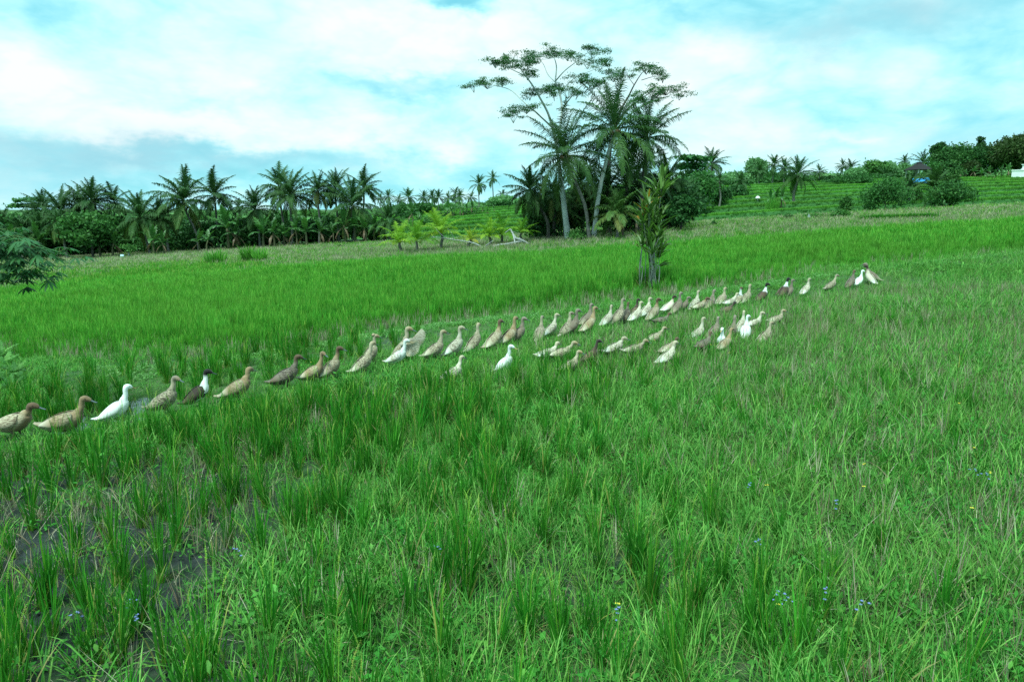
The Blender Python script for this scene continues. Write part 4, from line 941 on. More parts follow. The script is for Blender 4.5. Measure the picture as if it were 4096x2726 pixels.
# small white parasol on the terrace
x, y, z = at(1743 * k_, 82); zt = zat(450 * k_, 82); hh = max(zt - z, .75) * .8
t = thing("parasol", "small white cloth parasol on a pale post on the left part of the terraces", "parasol", (x, y, z))
n = 14; a_ = np.arange(n) * 2 * PI / n; prof = [(.02, hh), (.13, hh - .04), (.21, hh - .11), (.26, hh - .21), (.27, hh - .28)]
Vv = np.vstack([np.stack([r * np.cos(a_), r * np.sin(a_), np.full(n, q) + .02 * np.cos(a_ * n / 2) * r], -1) for r, q in prof]); Qq = [(r * n + c, r * n + (c + 1) % n, (r + 1) * n + (c + 1) % n, (r + 1) * n + c) for r in range(4) for c in range(n)]
obj("canopy", MB().add(Vv, Qq).mesh("canopy"), plain_mat("white_cloth", (.74, .74, .72, 1), .8), t)
V_, Q_ = tube([(0, 0, -.2), (.02, 0, hh - .05)], .07, 8); obj("post", MB().add(V_, Q_).mesh("post"), plain_mat("pale_post_paint", (.6, .64, .62, 1), .7), t)
# pale bundle beside the lowest bank
x, y, z = at(1861 * k_, 53); rng = np.random.RandomState(97)
P = catmull([(0, 0, 0), (.02, .02, .18), (0, 0, .36), (-.03, 0, .5), (-.02, 0, .56)], 9); V_, Q_ = tube(P, [.12, .19, .21, .19, .14, .08, .05, .08, .06], 9); V_ = V_ + rng.normal(0, .012, V_.shape)
tag(obj("sack", MB().add(V_, Q_).mesh("sack"), plain_mat("pale_sack", (.26, .31, .31, 1), .8), loc=(x, y, z - .12)), "small pale sack standing in the grass below the lowest terrace bank", "sack")

# ------------------------------------------------------------------ far hill in the centre
G = "palms on the far hill between grove and central clump"
for px, top, dd, cz, v, lab in ((876, 443, 175, 456, 1, "small far palm touching the grove's right end"), (895, 436, 170, 452, 0, "second small far palm right of the grove"), (940, 433, 165, 455, 0, "wider far palm with spread crown, right of the grove on the skyline"), (975, 439, 185, 455, 2, "small far palm beside the round far tree"),
                           (995, 437, 160, 453, 2, "far palm with yellowish trunk and crown"), (1010, 437, 172, 454, 0, "far palm just right of the yellowish one"), (1032, 440, 190, 456, 1, "dim far palm left of the skyline pair"), (1048, 430, 185, 446, 0, "left palm of the far skyline pair"), (1058, 436, 182, 452, 2, "right palm of the far skyline pair"),
                           (1084, 440, 190, 455, 1, "small far palm left of the big round-crowned far palm"), (1102, 402, 150, 424, 0, "big round-crowned far palm left of the slimmest tall palm"), (1134, 393, 152, 411, 1, "slimmest tall far palm alone on its long bare trunk"), (1156, 434, 160, 448, 1, "short far palm right of the slimmest tall palm"), (918, 446, 190, 460, 1, "faint far palm low on the skyline by the grove")):
    palm(px, top, dd, lab, FARP[v], cz=cz, group=G, tr=.12)
for i, (px, tp, dd) in enumerate(((1014, 476, 107), (1030, 470, 105), (1046, 474, 106), (1060, 468, 104), (1074, 472, 105), (1086, 469, 103), (1098, 473, 104), (1112, 476, 103), (1040, 480, 99), (1066, 480, 98), (1092, 482, 97), (1122, 480, 101), (1136, 474, 105), (950, 478, 93), (965, 486, 89))):
    banana(px, tp, dd, "banana plant on the far terraced hill, %s from the left" % ORD[[2, 3, 5, 6, 8, 9, 11, 12, 4, 7, 10, 13, 14, 0, 1][i]], i, "banana plants on the far hill")
G = "trees on the far hill"
tree(976, 468, 130, "round dark green tree on the far hill beside the grove", 46, 'r', 121, mat=M_MID, trunk=.1, nl=8, size=.36, clumps=50, per=10, group=G)
tree(930, 470, 128, "low green tree on the far hill touching the grove", 60, 'r', 122, mat=M_MID, trunk=.1, nl=8, size=.36, clumps=45, per=10, group=G)
tree(1160, 452, 150, "pale tree on the far hill next to the central clump", 66, 'r', 123, mat=M_PALE, trunk=.1, nl=9, size=.4, clumps=40, per=10, group=G)
bush(1095, 494, 104, "dark low shrub below the far hill bananas", 56, 541, M_DARK, "shrubs on the far hill", size=.25)
bush(1030, 490, 106, "dark shrub left of the far hill bananas' foot", 40, 542, M_MID, "shrubs on the far hill", size=.25)
bush(990, 500, 90, "light shrub behind the largest young yellow palm", 60, 543, M_MID, "shrubs on the far hill", size=.2, tint=(.3, .8))

# ------------------------------------------------------------------ ducks
def duck_body(pitch, nlen, nlean, yaw, fat, seed, crest=False):
    """closed lofted body from tail to bill base; returns mesh and the head frame"""
    rng = np.random.RandomState(seed)
    hip = np.array([-.01, .14]); c, s = math.cos(pitch), math.sin(pitch)
    rot = lambda x, z: hip + np.array([c * (x - hip[0]) - s * (z - hip[1]), s * (x - hip[0]) + c * (z - hip[1])])
    body = [(-.292, .204, .005, .022), (-.255, .186, .015, .042), (-.207, .170, .036, .056), (-.15, .166, .064, .078), (-.09, .174, .085, .094), (-.03, .184, .094, .101), (.03, .198, .095, .101), (.08, .222, .085, .092), (.118, .252, .068, .075)]
    sec = [(*rot(x, z), hh * fat, ww * fat) for x, z, hh, ww in body]
    nb = rot(.135, .285); sec.append((nb[0], nb[1], .049, .053))
    nd = np.array([math.sin(nlean), math.cos(nlean)])
    for k_n, r in ((.3, .035), (.62, .0285), (.95, .027)):
        q = nb + nd * nlen * k_n + np.array([.012 * math.sin(k_n * 3), 0]); sec.append((q[0], q[1], r, r * 1.02))
    hd = nb + nd * nlen + np.array([.006, .02])
    head = [(.010, .012, .0335, .030), (.036, .016, .0355, .0325), (.062, .008, .030, .027), (.080, -.002, .021, .019), (.092, -.009, .013, .0145)]
    cy, sy_ = math.cos(yaw), math.sin(yaw)
    P3 = [(x, 0, z) for x, z, _, _ in sec] + [(hd[0] + a * cy, a * sy_, hd[1] + b) for a, b, _, _ in head]
    RH = [q[2] for q in sec] + [q[2] for q in head]; RW = [q[3] for q in sec] + [q[3] for q in head]
    P3 = np.array(P3); n0 = len(P3); n = 40; C = catmull(P3, n); u = np.linspace(0, n0 - 1, n)
    rh = np.interp(u, range(n0), RH); rw = np.interp(u, range(n0), RW)
    tan = norm(np.gradient(C, axis=0)); tan[:3] = norm(tan[3])
    sd = norm(np.cross(np.array([0, 0, 1.0]), tan)); wgt = sst(n0 - 5.5, n0 - 4, u)[:, None]
    base = np.array([0, 1.0, 0]); sd = norm(base * (1 - wgt) + wgt * np.array([-sy_, cy, 0])); up = norm(np.cross(tan, sd))
    m = 16; th = np.arange(m) * 2 * PI / m
    V = C[:, None] + (np.cos(th)[None, :, None] * sd[:, None] * rw[:, None, None]) + (np.sin(th)[None, :, None] * up[:, None] * rh[:, None, None] * np.where(np.sin(th) < 0, 1.05, .95)[None, :, None])
    S_ = np.repeat(u / (n0 - 1), m); B = np.tile(np.sin(th), n)
    V = V.reshape(-1, 3); Q = [(i * m + j, i * m + (j + 1) % m, (i + 1) * m + (j + 1) % m, (i + 1) * m + j) for i in range(n - 1) for j in range(m)]
    V = np.vstack([V, C[0], C[-1]]); k0 = len(V) - 2
    Q += [(k0, (j + 1) % m, j, j) for j in range(m)] + [(k0 + 1, (n - 1) * m + j, (n - 1) * m + (j + 1) % m, (n - 1) * m + (j + 1) % m) for j in range(m)]
    V = V + rng.normal(0, .0009, V.shape)
    S_ = np.append(S_, [0, 1]); B = np.append(B, [0, 0])
    if crest:
        tV, tQ = tube(catmull([(hd[0] - .012, 0, hd[1] + .02), (hd[0] - .02, 0, hd[1] + .045), (hd[0] - .03, 0, hd[1] + .06)], 6), [.02, .03, .033, .03, .022, .008], 10)
        Q += [tuple(q + len(V)) for q in tQ]; V = np.vstack([V, tV]); S_ = np.append(S_, np.full(len(tV), .8)); B = np.append(B, np.zeros(len(tV)))
    mesh = raw_mesh("body", V, Q, {'s': S_, 'b': B}, True)
    return mesh, hd, rot, fat
def bill_mesh(hd, yaw):
    P = [(.082, -.004, .013, .0125), (.10, -.013, .0105, .0115), (.122, -.023, .0065, .0115), (.143, -.031, .0045, .013), (.153, -.034, .002, .008)]
    cy, sy_ = math.cos(yaw), math.sin(yaw); V = []; m = 10; th = np.arange(m) * 2 * PI / m
    for a, b, hh, ww in P:
        for t_ in th: V.append((hd[0] + a * cy - sy_ * math.cos(t_) * ww, a * sy_ + cy * math.cos(t_) * ww, hd[1] + b + math.sin(t_) * hh))
    k = len(P); Q = [(i * m + j, i * m + (j + 1) % m, (i + 1) * m + (j + 1) % m, (i + 1) * m + j) for i in range(k - 1) for j in range(m)]
    V += [(hd[0] + .153 * cy, .153 * sy_, hd[1] - .034)]; Q += [(len(V) - 1, (k - 1) * m + j, (k - 1) * m + (j + 1) % m, (k - 1) * m + (j + 1) % m) for j in range(m)]
    return raw_mesh("bill", V, Q)
def wing_mesh(rot, fat, sg, lift=0.0):
    nu, nv = 16, 9; V = []; T = []
    for i in range(nu):
        u = i / (nu - 1.0); x = .095 - .325 * u
        hh = .070 * math.sin(PI * (u * .93 + .07) ** .62) ** .8 + .002; zc = .238 - .060 * u
        for j in range(nv):
            v = j / (nv - 1.0) * 2 - 1
            ww = np.interp(x, [-.285, -.2, -.09, .03, .1], [.020, .056, .096, .103, .082]) * fat
            z = zc + v * hh
            bc = np.interp(x, [-.285, -.15, .03, .12], [.178, .166, .198, .252]); bh = np.interp(x, [-.285, -.2, -.09, .03, .12], [.01, .04, .087, .096, .068]) * fat
            q = np.clip((z - bc) / max(bh, .01), -1, 1); y = ww * math.sqrt(max(0, 1 - q * q * .92)) + .010 * (1 - v ** 4) + .004 + .018 * u
            p = rot(x, z); V.append((p[0], sg * y, p[1] + lift * u)); T.append(u)
    Q = [(i * nv + j, i * nv + j + 1, (i + 1) * nv + j + 1, (i + 1) * nv + j) for i in range(nu - 1) for j in range(nv - 1)]
    n0 = len(V); V = V + [(x, y - sg * .012, z) for x, y, z in V]
    Q += [(a + n0, d + n0, c + n0, b + n0) for a, b, c, d in Q]
    ed = [i * nv for i in range(nu)] + [(nu - 1) * nv + j for j in range(1, nv)] + [i * nv + nv - 1 for i in range(nu - 2, -1, -1)] + [j for j in range(nv - 2, 0, -1)]
    Q += [(ed[i], ed[(i + 1) % len(ed)], ed[(i + 1) % len(ed)] + n0, ed[i] + n0) for i in range(len(ed))]
    return raw_mesh("wing", V, Q, {'s': T + T}, True)
def leg_mesh(sg, fwd):
    mb = MB(); y = sg * .045
    V_, Q_ = tube(catmull([(-.015, y, .12), (.005, y, .075), (-.012 + fwd * .5, y, .035), (fwd, y, .008)], 8), [.020, .017, .012, .008, .0065, .006, .006, .006], 7); mb.add(V_, Q_)
    for a in (-.5, 0, .5):
        V_, Q_ = tube([(fwd, y, .006), (fwd + .055 * math.cos(a), y + .055 * math.sin(a), .003)], [.005, .003], 5); mb.add(V_, Q_)
    w = [(fwd, y, .005)] + [(fwd + .05 * math.cos(a), y + .05 * math.sin(a), .0035) for a in (-.5, -.25, 0, .25, .5)]
    mb.add(w, [(0, 1, 2, 3), (0, 3, 4, 5)])
    return mb.mesh("leg")
rng = np.random.RandomState(7)
em = None
def eye_mesh():
    V = []; n = 8
    for i in range(1, 5):
        for j in range(n): V.append((.0055 * math.sin(PI * i / 5) * math.cos(j * PI / 4), .0055 * math.sin(PI * i / 5) * math.sin(j * PI / 4), .0055 * math.cos(PI * i / 5)))
    V += [(0, 0, .0055), (0, 0, -.0055)]; Q = [(i * n + j, (i + 1) * n + j, (i + 1) * n + (j + 1) % n, i * n + (j + 1) % n) for i in range(3) for j in range(n)]
    Q += [(32, j, (j + 1) % n, (j + 1) % n) for j in range(n)] + [(33, 24 + (j + 1) % n, 24 + j, 24 + j) for j in range(n)]
    return raw_mesh("eye", V, Q)
EYE_M = eye_mesh(); EYE_MAT = plain_mat("eye_black", (.01, .01, .012, 1), .15, .6); EYE_M.materials.append(EYE_MAT)
LEGM = {(s, f): leg_mesh(s, f) for s in (-1, 1) for f in (-.03, .0, .04)}
LEG_MAT = plain_mat("duck_leg", (.11, .085, .05, 1), .6)
for q in LEGM.values(): q.materials.append(LEG_MAT)
BILL_MATS = {'grey': plain_mat("bill_grey", (.085, .115, .125, 1), .45), 'yellow': plain_mat("bill_yellow", (.42, .30, .13, 1), .45), 'dark': plain_mat("bill_dark", (.03, .04, .042, 1), .45)}

def plumage(name, stops, mott, mcol, mscale=26, belly=None, patch=None, stretch=(1, 2.2, 2.2), spec=None):
    """stops: colours from tail (0) to face (1); mottling of feather size; optional big patches"""
    m = bpy.data.materials.new(name); m.use_nodes = True
    N = NT(m.node_tree); N.n.clear(); out = N.node('ShaderNodeOutputMaterial')
    col = N.ramp(attr(N, 's'), stops)
    t_ = N.node('ShaderNodeTexCoord'); oi = N.node('ShaderNodeObjectInfo')
    off = N.node('ShaderNodeVectorMath', operation='ADD'); N.l.new(t_.outputs['Object'], off.inputs[0]); N.l.new(oi.outputs['Random'], off.inputs[1])
    mp = N.node('ShaderNodeMapping'); N.l.new(off.outputs[0], mp.inputs[0]); mp.inputs['Scale'].default_value = stretch
    v = N.node('ShaderNodeTexVoronoi'); N.l.new(mp.outputs[0], v.inputs['Vector']); v.inputs['Scale'].default_value = mscale * 1.5; v.inputs['Randomness'].default_value = .9
    f = N.math('ADD', N.math('MULTIPLY', N.noise(mp.outputs[0], mscale, 4, .6), .8), N.math('MULTIPLY', v.outputs['Distance'], .35))
    body = N.maprange(attr(N, 's'), .64, .54)
    col = N.mix(N.math('MULTIPLY', N.math('MULTIPLY', N.maprange(f, .50, .66), mott), body), col, mcol)
    if belly is not None: col = N.mix(N.math('MULTIPLY', N.maprange(attr(N, 'b'), -.2, -.85), body), col, belly)
    if patch is not None: col = N.mix(N.maprange(N.noise(off.outputs[0], patch[1], 2, .5), patch[2], patch[2] + .04), col, patch[0])
    hs = N.node('ShaderNodeHueSaturation'); N.l.new(col, hs.inputs['Color']); N.l.new(N.math('ADD', .86, N.math('MULTIPLY', oi.outputs['Random'], .26)), hs.inputs['Value'])
    p = N.node('ShaderNodeBsdfPrincipled'); N.l.new(hs.outputs[0], p.inputs['Base Color']); p.inputs['Roughness'].default_value = .75
    p.inputs['Specular IOR Level'].default_value = .2; p.inputs['Sheen Weight'].default_value = .15
    b = N.node('ShaderNodeBump'); b.inputs['Strength'].default_value = .5; b.inputs['Distance'].default_value = .004; N.l.new(f, b.inputs['Height']); N.l.new(b.outputs[0], p.inputs['Normal'])
    N.l.new(p.outputs[0], out.inputs[0]); return m
c_ = lambda r, g, b: lin(r, g, b)
WH, CR, BE, FA, TA = c_(222, 226, 222), c_(192, 186, 166), c_(168, 157, 132), c_(150, 128, 97), c_(118, 97, 72)
BR, DB, BK, GB_ = c_(96, 76, 58), c_(62, 51, 43), c_(30, 27, 27), c_(124, 114, 100)
KIND = {}
def kind(k, stops, wing, mott, mcol, wm, wcol, bill='grey', **kw):
    a = plumage("plumage_" + k, stops, mott, mcol, **kw)
    w = plumage("wing_" + k, [(0, wing[0]), (.55, wing[1]), (1, wing[2])], wm, wcol, stretch=(.6, 2.2, 2.2), mscale=30, patch=kw.get('patch'))
    KIND[k] = (a, w, BILL_MATS[bill])
kind('white', [(0, WH), (1, WH)], (WH, WH, c_(228, 226, 212)), .12, c_(205, 200, 180), .15, c_(208, 200, 176), 'yellow')
kind('cream', [(0, CR), (.3, CR), (.62, CR), (.74, BE), (1, BE)], (CR, CR, WH), .6, c_(130, 114, 92), .85, c_(100, 86, 68))
kind('beige', [(0, CR), (.2, BE), (.55, BE), (.72, BE), (.86, FA), (1, FA)], (BE, BE, CR), .75, c_(100, 86, 68), .9, c_(80, 68, 54))
kind('fawn', [(0, BE), (.2, BE), (.5, FA), (.72, FA), (.86, TA), (1, FA)], (BE, FA, CR), .5, TA, .7, c_(98, 80, 58), belly=TA)
kind('mottled', [(0, CR), (.2, BE), (.55, BE), (.68, BE), (.80, GB_), (1, FA)], (BE, BE, DB), .8, DB, .9, DB, mscale=42)
kind('streaked', [(0, GB_), (.3, GB_), (.6, GB_), (.74, BR), (1, BR)], (GB_, GB_, BR), .85, DB, .9, DB, mscale=40, bill='dark')
kind('grey', [(0, BE), (.3, GB_), (.6, GB_), (.78, c_(128, 116, 104)), (1, c_(126, 112, 98))], (GB_, GB_, BE), .6, BR, .7, BR)
kind('brownhead', [(0, BE), (.5, BE), (.60, FA), (.70, BR), (1, BR)], (BE, BE, CR), .6, TA, .8, BR, belly=TA)
kind('darkhead', [(0, CR), (.5, CR), (.62, BE), (.70, DB), (1, DB)], (CR, CR, WH), .3, BE, .4, BE)
kind('dark', [(0, DB), (.4, DB), (.7, c_(64, 54, 48)), (.85, c_(52, 44, 42)), (1, c_(52, 44, 42))], (DB, c_(90, 76, 62), DB), .6, c_(112, 92, 72), .7, c_(130, 108, 82), bill='dark')
kind('bib', [(0, BK), (.2, DB), (.44, DB), (.50, WH), (.63, WH), (.68, BK), (1, BK)], (DB, c_(84, 68, 56), BR), .5, BR, .6, BR, bill='dark')
kind('pied', [(0, DB), (.18, DB), (.26, WH), (.66, WH), (.71, BK), (1, BK)], (DB, DB, BR), .1, DB, .4, BK, bill='dark', patch=None)
kind('patchy', [(0, BE), (.15, WH), (.8, WH), (1, CR)], (WH, CR, WH), .2, FA, .75, TA, bill='yellow')
KIND['pied'] = (plumage("plumage_pied2", [(0, DB), (.2, DB), (.28, WH), (.66, WH), (.71, BK), (1, BK)], .05, DB, patch=(BK, 11, .60)), KIND['pied'][1], KIND['pied'][2])
KIND['whitebib'] = (plumage("plumage_whitebib", [(0, GB_), (.38, BE), (.46, WH), (.68, WH), (.74, BR), (1, BR)], .4, BR), KIND['beige'][1], BILL_MATS['grey'])

def duck(i, hx, hy, fx, fy, kd, yaw, up, label, low=0.0, hyaw=None, flap=False, crest=False, scale=None):
    rng = np.random.RandomState(300 + i)
    x, y, z = hit(fx, fy); dist = y; d2 = .024 * FPX / dist; fx = hx - (.175 + .04 * low) * math.cos(R(yaw)) * FPX / dist
    x, y, z = hit(fx, fy + d2)
    up = up + (4 if up >= 8 else 0); yaw = yaw + rng.normal(0, 8)
    pitch = R(up) + rng.normal(0, .06); nlen = .115 + .03 * (up > 18) - .03 * low + rng.normal(0, .014); nl = .25 - .15 * (up > 20) + .5 * low + rng.normal(0, .06)
    hw_ = hyaw if hyaw is not None else rng.normal(0, .32)
    mesh, hd, rot, fat = duck_body(pitch, nlen, nl, hw_, .97 + rng.normal(0, .05), 300 + i, crest)
    top = hd[1] + .035
    s = scale or float(np.clip((zat(hy, y + .1) - z) / top, .72, 1.18))
    a, w, bm = KIND[kd]
    t = thing("duck", label, "duck", (x, y, z - .004), R(yaw), "ducks of the flock crossing the rice field", s)
    obj("body", mesh, a, t); obj("bill", bill_mesh(hd, hw_), bm, t)
    for sg in (-1, 1):
        if flap: continue
        obj("wing", wing_mesh(rot, fat, sg, rng.uniform(-.008, .012)), w, t)
    g = rng.randint(0, 3); st = [(-.03, .04), (.04, -.03), (.0, .0)][g]
    for sg, f in ((-1, st[0]), (1, st[1])): obj("leg", LEGM[(sg, f)], None, t)
    cy, sy_ = math.cos(hw_), math.sin(hw_)
    for sg in (-1, 1):
        a_, b_ = .045, sg * .0285
        obj("eye", EYE_M, None, t, loc=(hd[0] + a_ * cy - b_ * sy_, a_ * sy_ + b_ * cy, hd[1] + .019))
    if flap:
        for sg in (-1, 1):   # opened wings, fanned primaries
            mb = MB(); sh = rot(.06, .25); n = 13
            an = np.linspace(-.55, .75, n) if sg == 1 else np.linspace(-.9, .35, n)
            root = np.array([sh[0], sg * .07, sh[1]])
            el_ = np.array([sh[0] + .05, sg * .16, sh[1] + .03])
            V_, Q_ = tube(catmull([root, el_, el_ + np.array([.06, sg * .05, .01])], 8), [.03, .032, .03, .026, .022, .018, .014, .01], 8); mb.add(V_, Q_, .3)
            for j, q in enumerate(an):
                b0 = root * (1 - j / (n - 1.)) + (el_ + np.array([.06, sg * .05, .01])) * (j / (n - 1.))
                d = np.array([math.cos(q) * .85, sg * .45, math.sin(q)]); d = d / np.linalg.norm(d); ln = .17 + .10 * math.sin(PI * (j + 2) / (n + 3))
                wv = norm(np.array([-math.sin(q), 0, math.cos(q)])) * .016
                P = np.stack([b0, b0 + d * ln * .5, b0 + d * ln * .9, b0 + d * ln])[None]; Wd = np.stack([wv * .7, wv, wv * .8, wv * .2])[None]
                V_, Q_ = ribbons(P, Wd); mb.add(V_, Q_, .2 + .6 * rng.rand())
            me = mb.mesh("wing", False); me.attributes.new('s', 'FLOAT', 'POINT').data.foreach_set('value', np.asarray(mb.arrays()[2], np.float32))
            obj("wing", me, KIND['cream'][0], t)
    return t
D = [
 (141, 1595, 85, 1752, 'brownhead', 10, 4, "brown-headed duck at the very left, tail cut by the picture edge"),
 (328, 1582, 250, 1745, 'fawn', 8, 6, "fawn duck with blue-grey wing patch, second from the left end of the line"),
 (529, 1536, 425, 1690, 'white', 12, 12, "pure white duck beside the puddle near the left end of the line"),
 (718, 1498, 665, 1650, 'mottled', 15, 10, "black-flecked beige duck between the white duck and the black-headed pied duck"),
 (850, 1475, 775, 1620, 'pied', 22, 18, "black-headed duck with white breast and black patches, nearest the left end"),
 (1008, 1467, 940, 1605, 'fawn', 18, 12, "plain fawn duck walking alone just ahead of the black-headed pied duck"),
 (1193, 1418, 1145, 1550, 'streaked', 25, 14, "grey-brown streaked duck alone between two fawn ducks in the line"),
 (1301, 1402, 1240, 1528, 'fawn', 22, 16, "tan duck overlapped on its right by the duck with a white nape"),
 (1373, 1383, 1312, 1512, 'brownhead', 25, 16, "brown-headed duck with white nape stripe beside the tan duck"),
 (1500, 1365, 1462, 1492, 'beige', 24, 16, "pale beige duck in front of the crested duck"),
 (1524, 1335, 1500, 1450, 'beige', 30, 22, "duck with a round feather crest on its head"),
 (1638, 1351, 1585, 1462, 'patchy', 15, 18, "white duck with tan wing patches in front of the flapping duck"),
 (1660, 1303, 1632, 1440, 'beige', 0, 34, "beige duck flapping its spread pale wings"),
 (1783, 1318, 1735, 1436, 'beige', 20, 18, "beige duck with raised tail just right of the flapping duck"),
 (1864, 1301, 1812, 1424, 'cream', 20, 20, "cream duck with visible walking legs, second right of the flapping duck"),
 (1929, 1290, 1905, 1403, 'beige', 48, 24, "beige duck seen half from behind, third right of the flapping duck"),
 (2016, 1276, 1974, 1394, 'brownhead', 30, 18, "brown-headed duck with a white neck ring in the middle of the line"),
 (2075, 1265, 2051, 1378, 'fawn', 30, 20, "tan duck standing before a grey speckled duck in the middle of the line"),
 (2110, 1265, 2080, 1368, 'grey', 32, 20, "grey speckled duck hidden behind the tan duck, above the large white duck"),
 (2180, 1261, 2160, 1358, 'mottled', 60, 26, "patterned beige duck seen from behind with dark rump"),
 (2242, 1251, 2203, 1340, 'cream', 28, 22, "pale cream duck between the dark-rumped duck and a flecked pair"),
 (2303, 1244, 2257, 1340, 'mottled', 32, 22, "flecked fawn duck, front one of the pair right of the pale cream duck"),
 (2322, 1234, 2293, 1336, 'grey', 35, 20, "grey duck, back one of the flecked pair in the line"),
 (2393, 1224, 2345, 1326, 'fawn', 30, 20, "fawn duck alone, broad body, right of the flecked pair"),
 (2378, 1212, 2378, 1302, 'grey', 35, 20, "brownish duck whose head shows just behind the broad fawn duck"),
 (1860, 1421, 1795, 1528, 'cream', 20, 8, "cream duck in front of the line, left of the large white duck"),
 (2067, 1373, 2038, 1490, 'white', -25, 26, "large upright all-white duck in the middle, in front of the line"),
 (2242, 1366, 2190, 1448, 'cream', 12, -2, "low stretched cream duck with bright white tail behind grass"),
 (2299, 1360, 2255, 1448, 'beige', 12, 4, "beige duck right behind the low stretched white-tailed duck"),
 (2320, 1397, 2272, 1495, 'beige', 35, 6, "beige duck turning away in front of the dark brown duck"),
 (2406, 1356, 2352, 1452, 'dark', 18, 16, "dark chocolate brown duck in front of the line"),
 (2459, 1218, 2440, 1302, 'cream', 40, 20, "cream duck at the left end of the crowded right group, white wing"),
 (2506, 1192, 2483, 1293, 'mottled', 35, 24, "flecked tall duck behind the left end of the crowded group"),
 (2532, 1208, 2525, 1280, 'streaked', 40, 24, "brown duck before the black-necked duck in the crowded group"),
 (2568, 1192, 2545, 1268, 'dark', 30, 22, "black-necked duck in the crowded group behind a cream duck"),
 (2576, 1204, 2550, 1286, 'cream', 30, 14, "grey-headed cream duck in front of the black-necked duck"),
 (2615, 1188, 2590, 1268, 'cream', 30, 20, "cream duck just right of the black-necked duck"),
 (2646, 1190, 2617, 1278, 'brownhead', 35, 24, "brown-headed flecked duck with dark tail in the crowded group"),
 (2705, 1180, 2678, 1250, 'darkhead', 25, 16, "cream duck with brown head and dark tail in the middle of the crowded group"),
 (2737, 1166, 2716, 1251, 'grey', 40, 26, "grey speckled duck touching the dark-tailed cream duck's front"),
 (2764, 1185, 2745, 1246, 'grey', 25, 14, "grey-brown duck with lowered body before the tall cream duck"),
 (2808, 1160, 2777, 1238, 'cream', 35, 24, "tall cream duck near the right half of the crowded group"),
 (2835, 1187, 2800, 1250, 'brownhead', 20, 4, "brown-headed duck stooping low in front of the tall cream duck"),
 (2869, 1157, 2846, 1232, 'grey', 38, 26, "grey-white upright duck behind the stooping brown-headed duck"),
 (2915, 1148, 2892, 1220, 'beige', 30, 20, "beige duck behind the large low cream duck"),
 (2957, 1171, 2915, 1232, 'cream', 15, 4, "large low cream duck lying in front at the right of the crowded group"),
 (2980, 1146, 2967, 1218, 'whitebib', 35, 24, "brown-headed duck with bright white breast at the right of the crowded group"),
 (3010, 1136, 2980, 1216, 'beige', 38, 24, "beige flecked duck at the right end of the crowded group"),
 (2945, 1209, 2911, 1262, 'dark', 20, 4, "dark-headed duck bending its head down in front of the crowded group"),
 (3077, 1130, 3041, 1206, 'bib', 30, 22, "smaller dark brown duck with white throat, right of the crowded group"),
 (3161, 1110, 3117, 1190, 'bib', 24, 16, "largest black duck with a white breast near the right end of the line"),
 (3182, 1115, 3158, 1188, 'grey', 30, 24, "grey flecked duck hidden behind the largest black duck"),
 (3250, 1111, 3218, 1178, 'cream', 28, 18, "cream duck walking alone right of the largest black duck"),
 (3350, 1096, 3313, 1162, 'mottled', 25, 16, "grey mottled duck walking alone near the right end"),
 (3429, 1079, 3402, 1149, 'streaked', 30, 20, "brown duck with dark tail left of the white duck at the right end"),
 (3460, 1079, 3432, 1143, 'white', 28, 24, "whitish duck in the bunch at the right end of the line"),
 (3456, 1060, 3490, 1136, 'darkhead', 130, 24, "dark-headed cream duck at the right end looking back left"),
 (3453, 1052, 3503, 1130, 'grey', 165, 14, "farthest duck, facing left behind the dark-headed cream duck"),
 (2831, 1273, 2789, 1358, 'cream', 25, 18, "cream upright duck leading the small group in the tall grass"),
 (2892, 1285, 2885, 1350, 'grey', 30, 16, "grey-brown duck behind the white duck facing the camera"),
 (2866, 1325, 2869, 1398, 'white', -115, 26, "white duck with yellow bill turned towards the camera in the tall grass"),
 (2854, 1325, 2823, 1405, 'streaked', 25, 6, "brown duck partly hidden on the left of the white camera-facing duck"),
 (2942, 1323, 2911, 1402, 'fawn', 28, 16, "fawn duck right of the white camera-facing duck"),
 (2959, 1280, 2950, 1350, 'grey', 35, 22, "grey-brown duck left of the white duck seen from behind"),
 (2993, 1249, 2978, 1328, 'cream', 45, 28, "tall cream duck directly behind the white duck in the grass"),
 (3002, 1267, 2986, 1350, 'white', 60, 28, "white duck seen from behind at the right side of the grass group"),
 (3053, 1257, 3045, 1318, 'cream', 10, 6, "cream duck right of the white duck seen from behind, neck raised"),
 (3140, 1245, 3106, 1302, 'beige', 15, 6, "rightmost duck of the grass group, brown head, beige back"),
 (3100, 1283, 3060, 1372, 'beige', 25, 14, "beige duck standing deep in grass below the rightmost one"),
 (2510, 1342, 2465, 1424, 'cream', 15, 4, "white-flecked cream duck in the grass right of the dark brown duck"),
 (2588, 1352, 2548, 1428, 'beige', 15, 2, "low beige duck sunk in grass, second right of the dark brown duck"),
 (2672, 1314, 2640, 1376, 'beige', 10, 0, "low pale duck sunk in grass above the front grass pair"),
 (2712, 1361, 2668, 1462, 'cream', 30, 12, "front duck of the pair deepest in the near grass, white wing"),
 (2728, 1351, 2692, 1422, 'brownhead', 18, 2, "brown-headed duck behind the front duck of the near grass pair"),
 (2686, 1276, 2660, 1306, 'streaked', 20, -4, "dark duck almost hidden in grass below the crowded group"),
]
for i, q in enumerate(D):
    duck(i, *q[:7], q[7], low=1.0 if q[6] < 5 else 0.0, flap=(i == 12), crest=(i == 10), hyaw={48: .3, 56: .5, 60: -.2}.get(i))

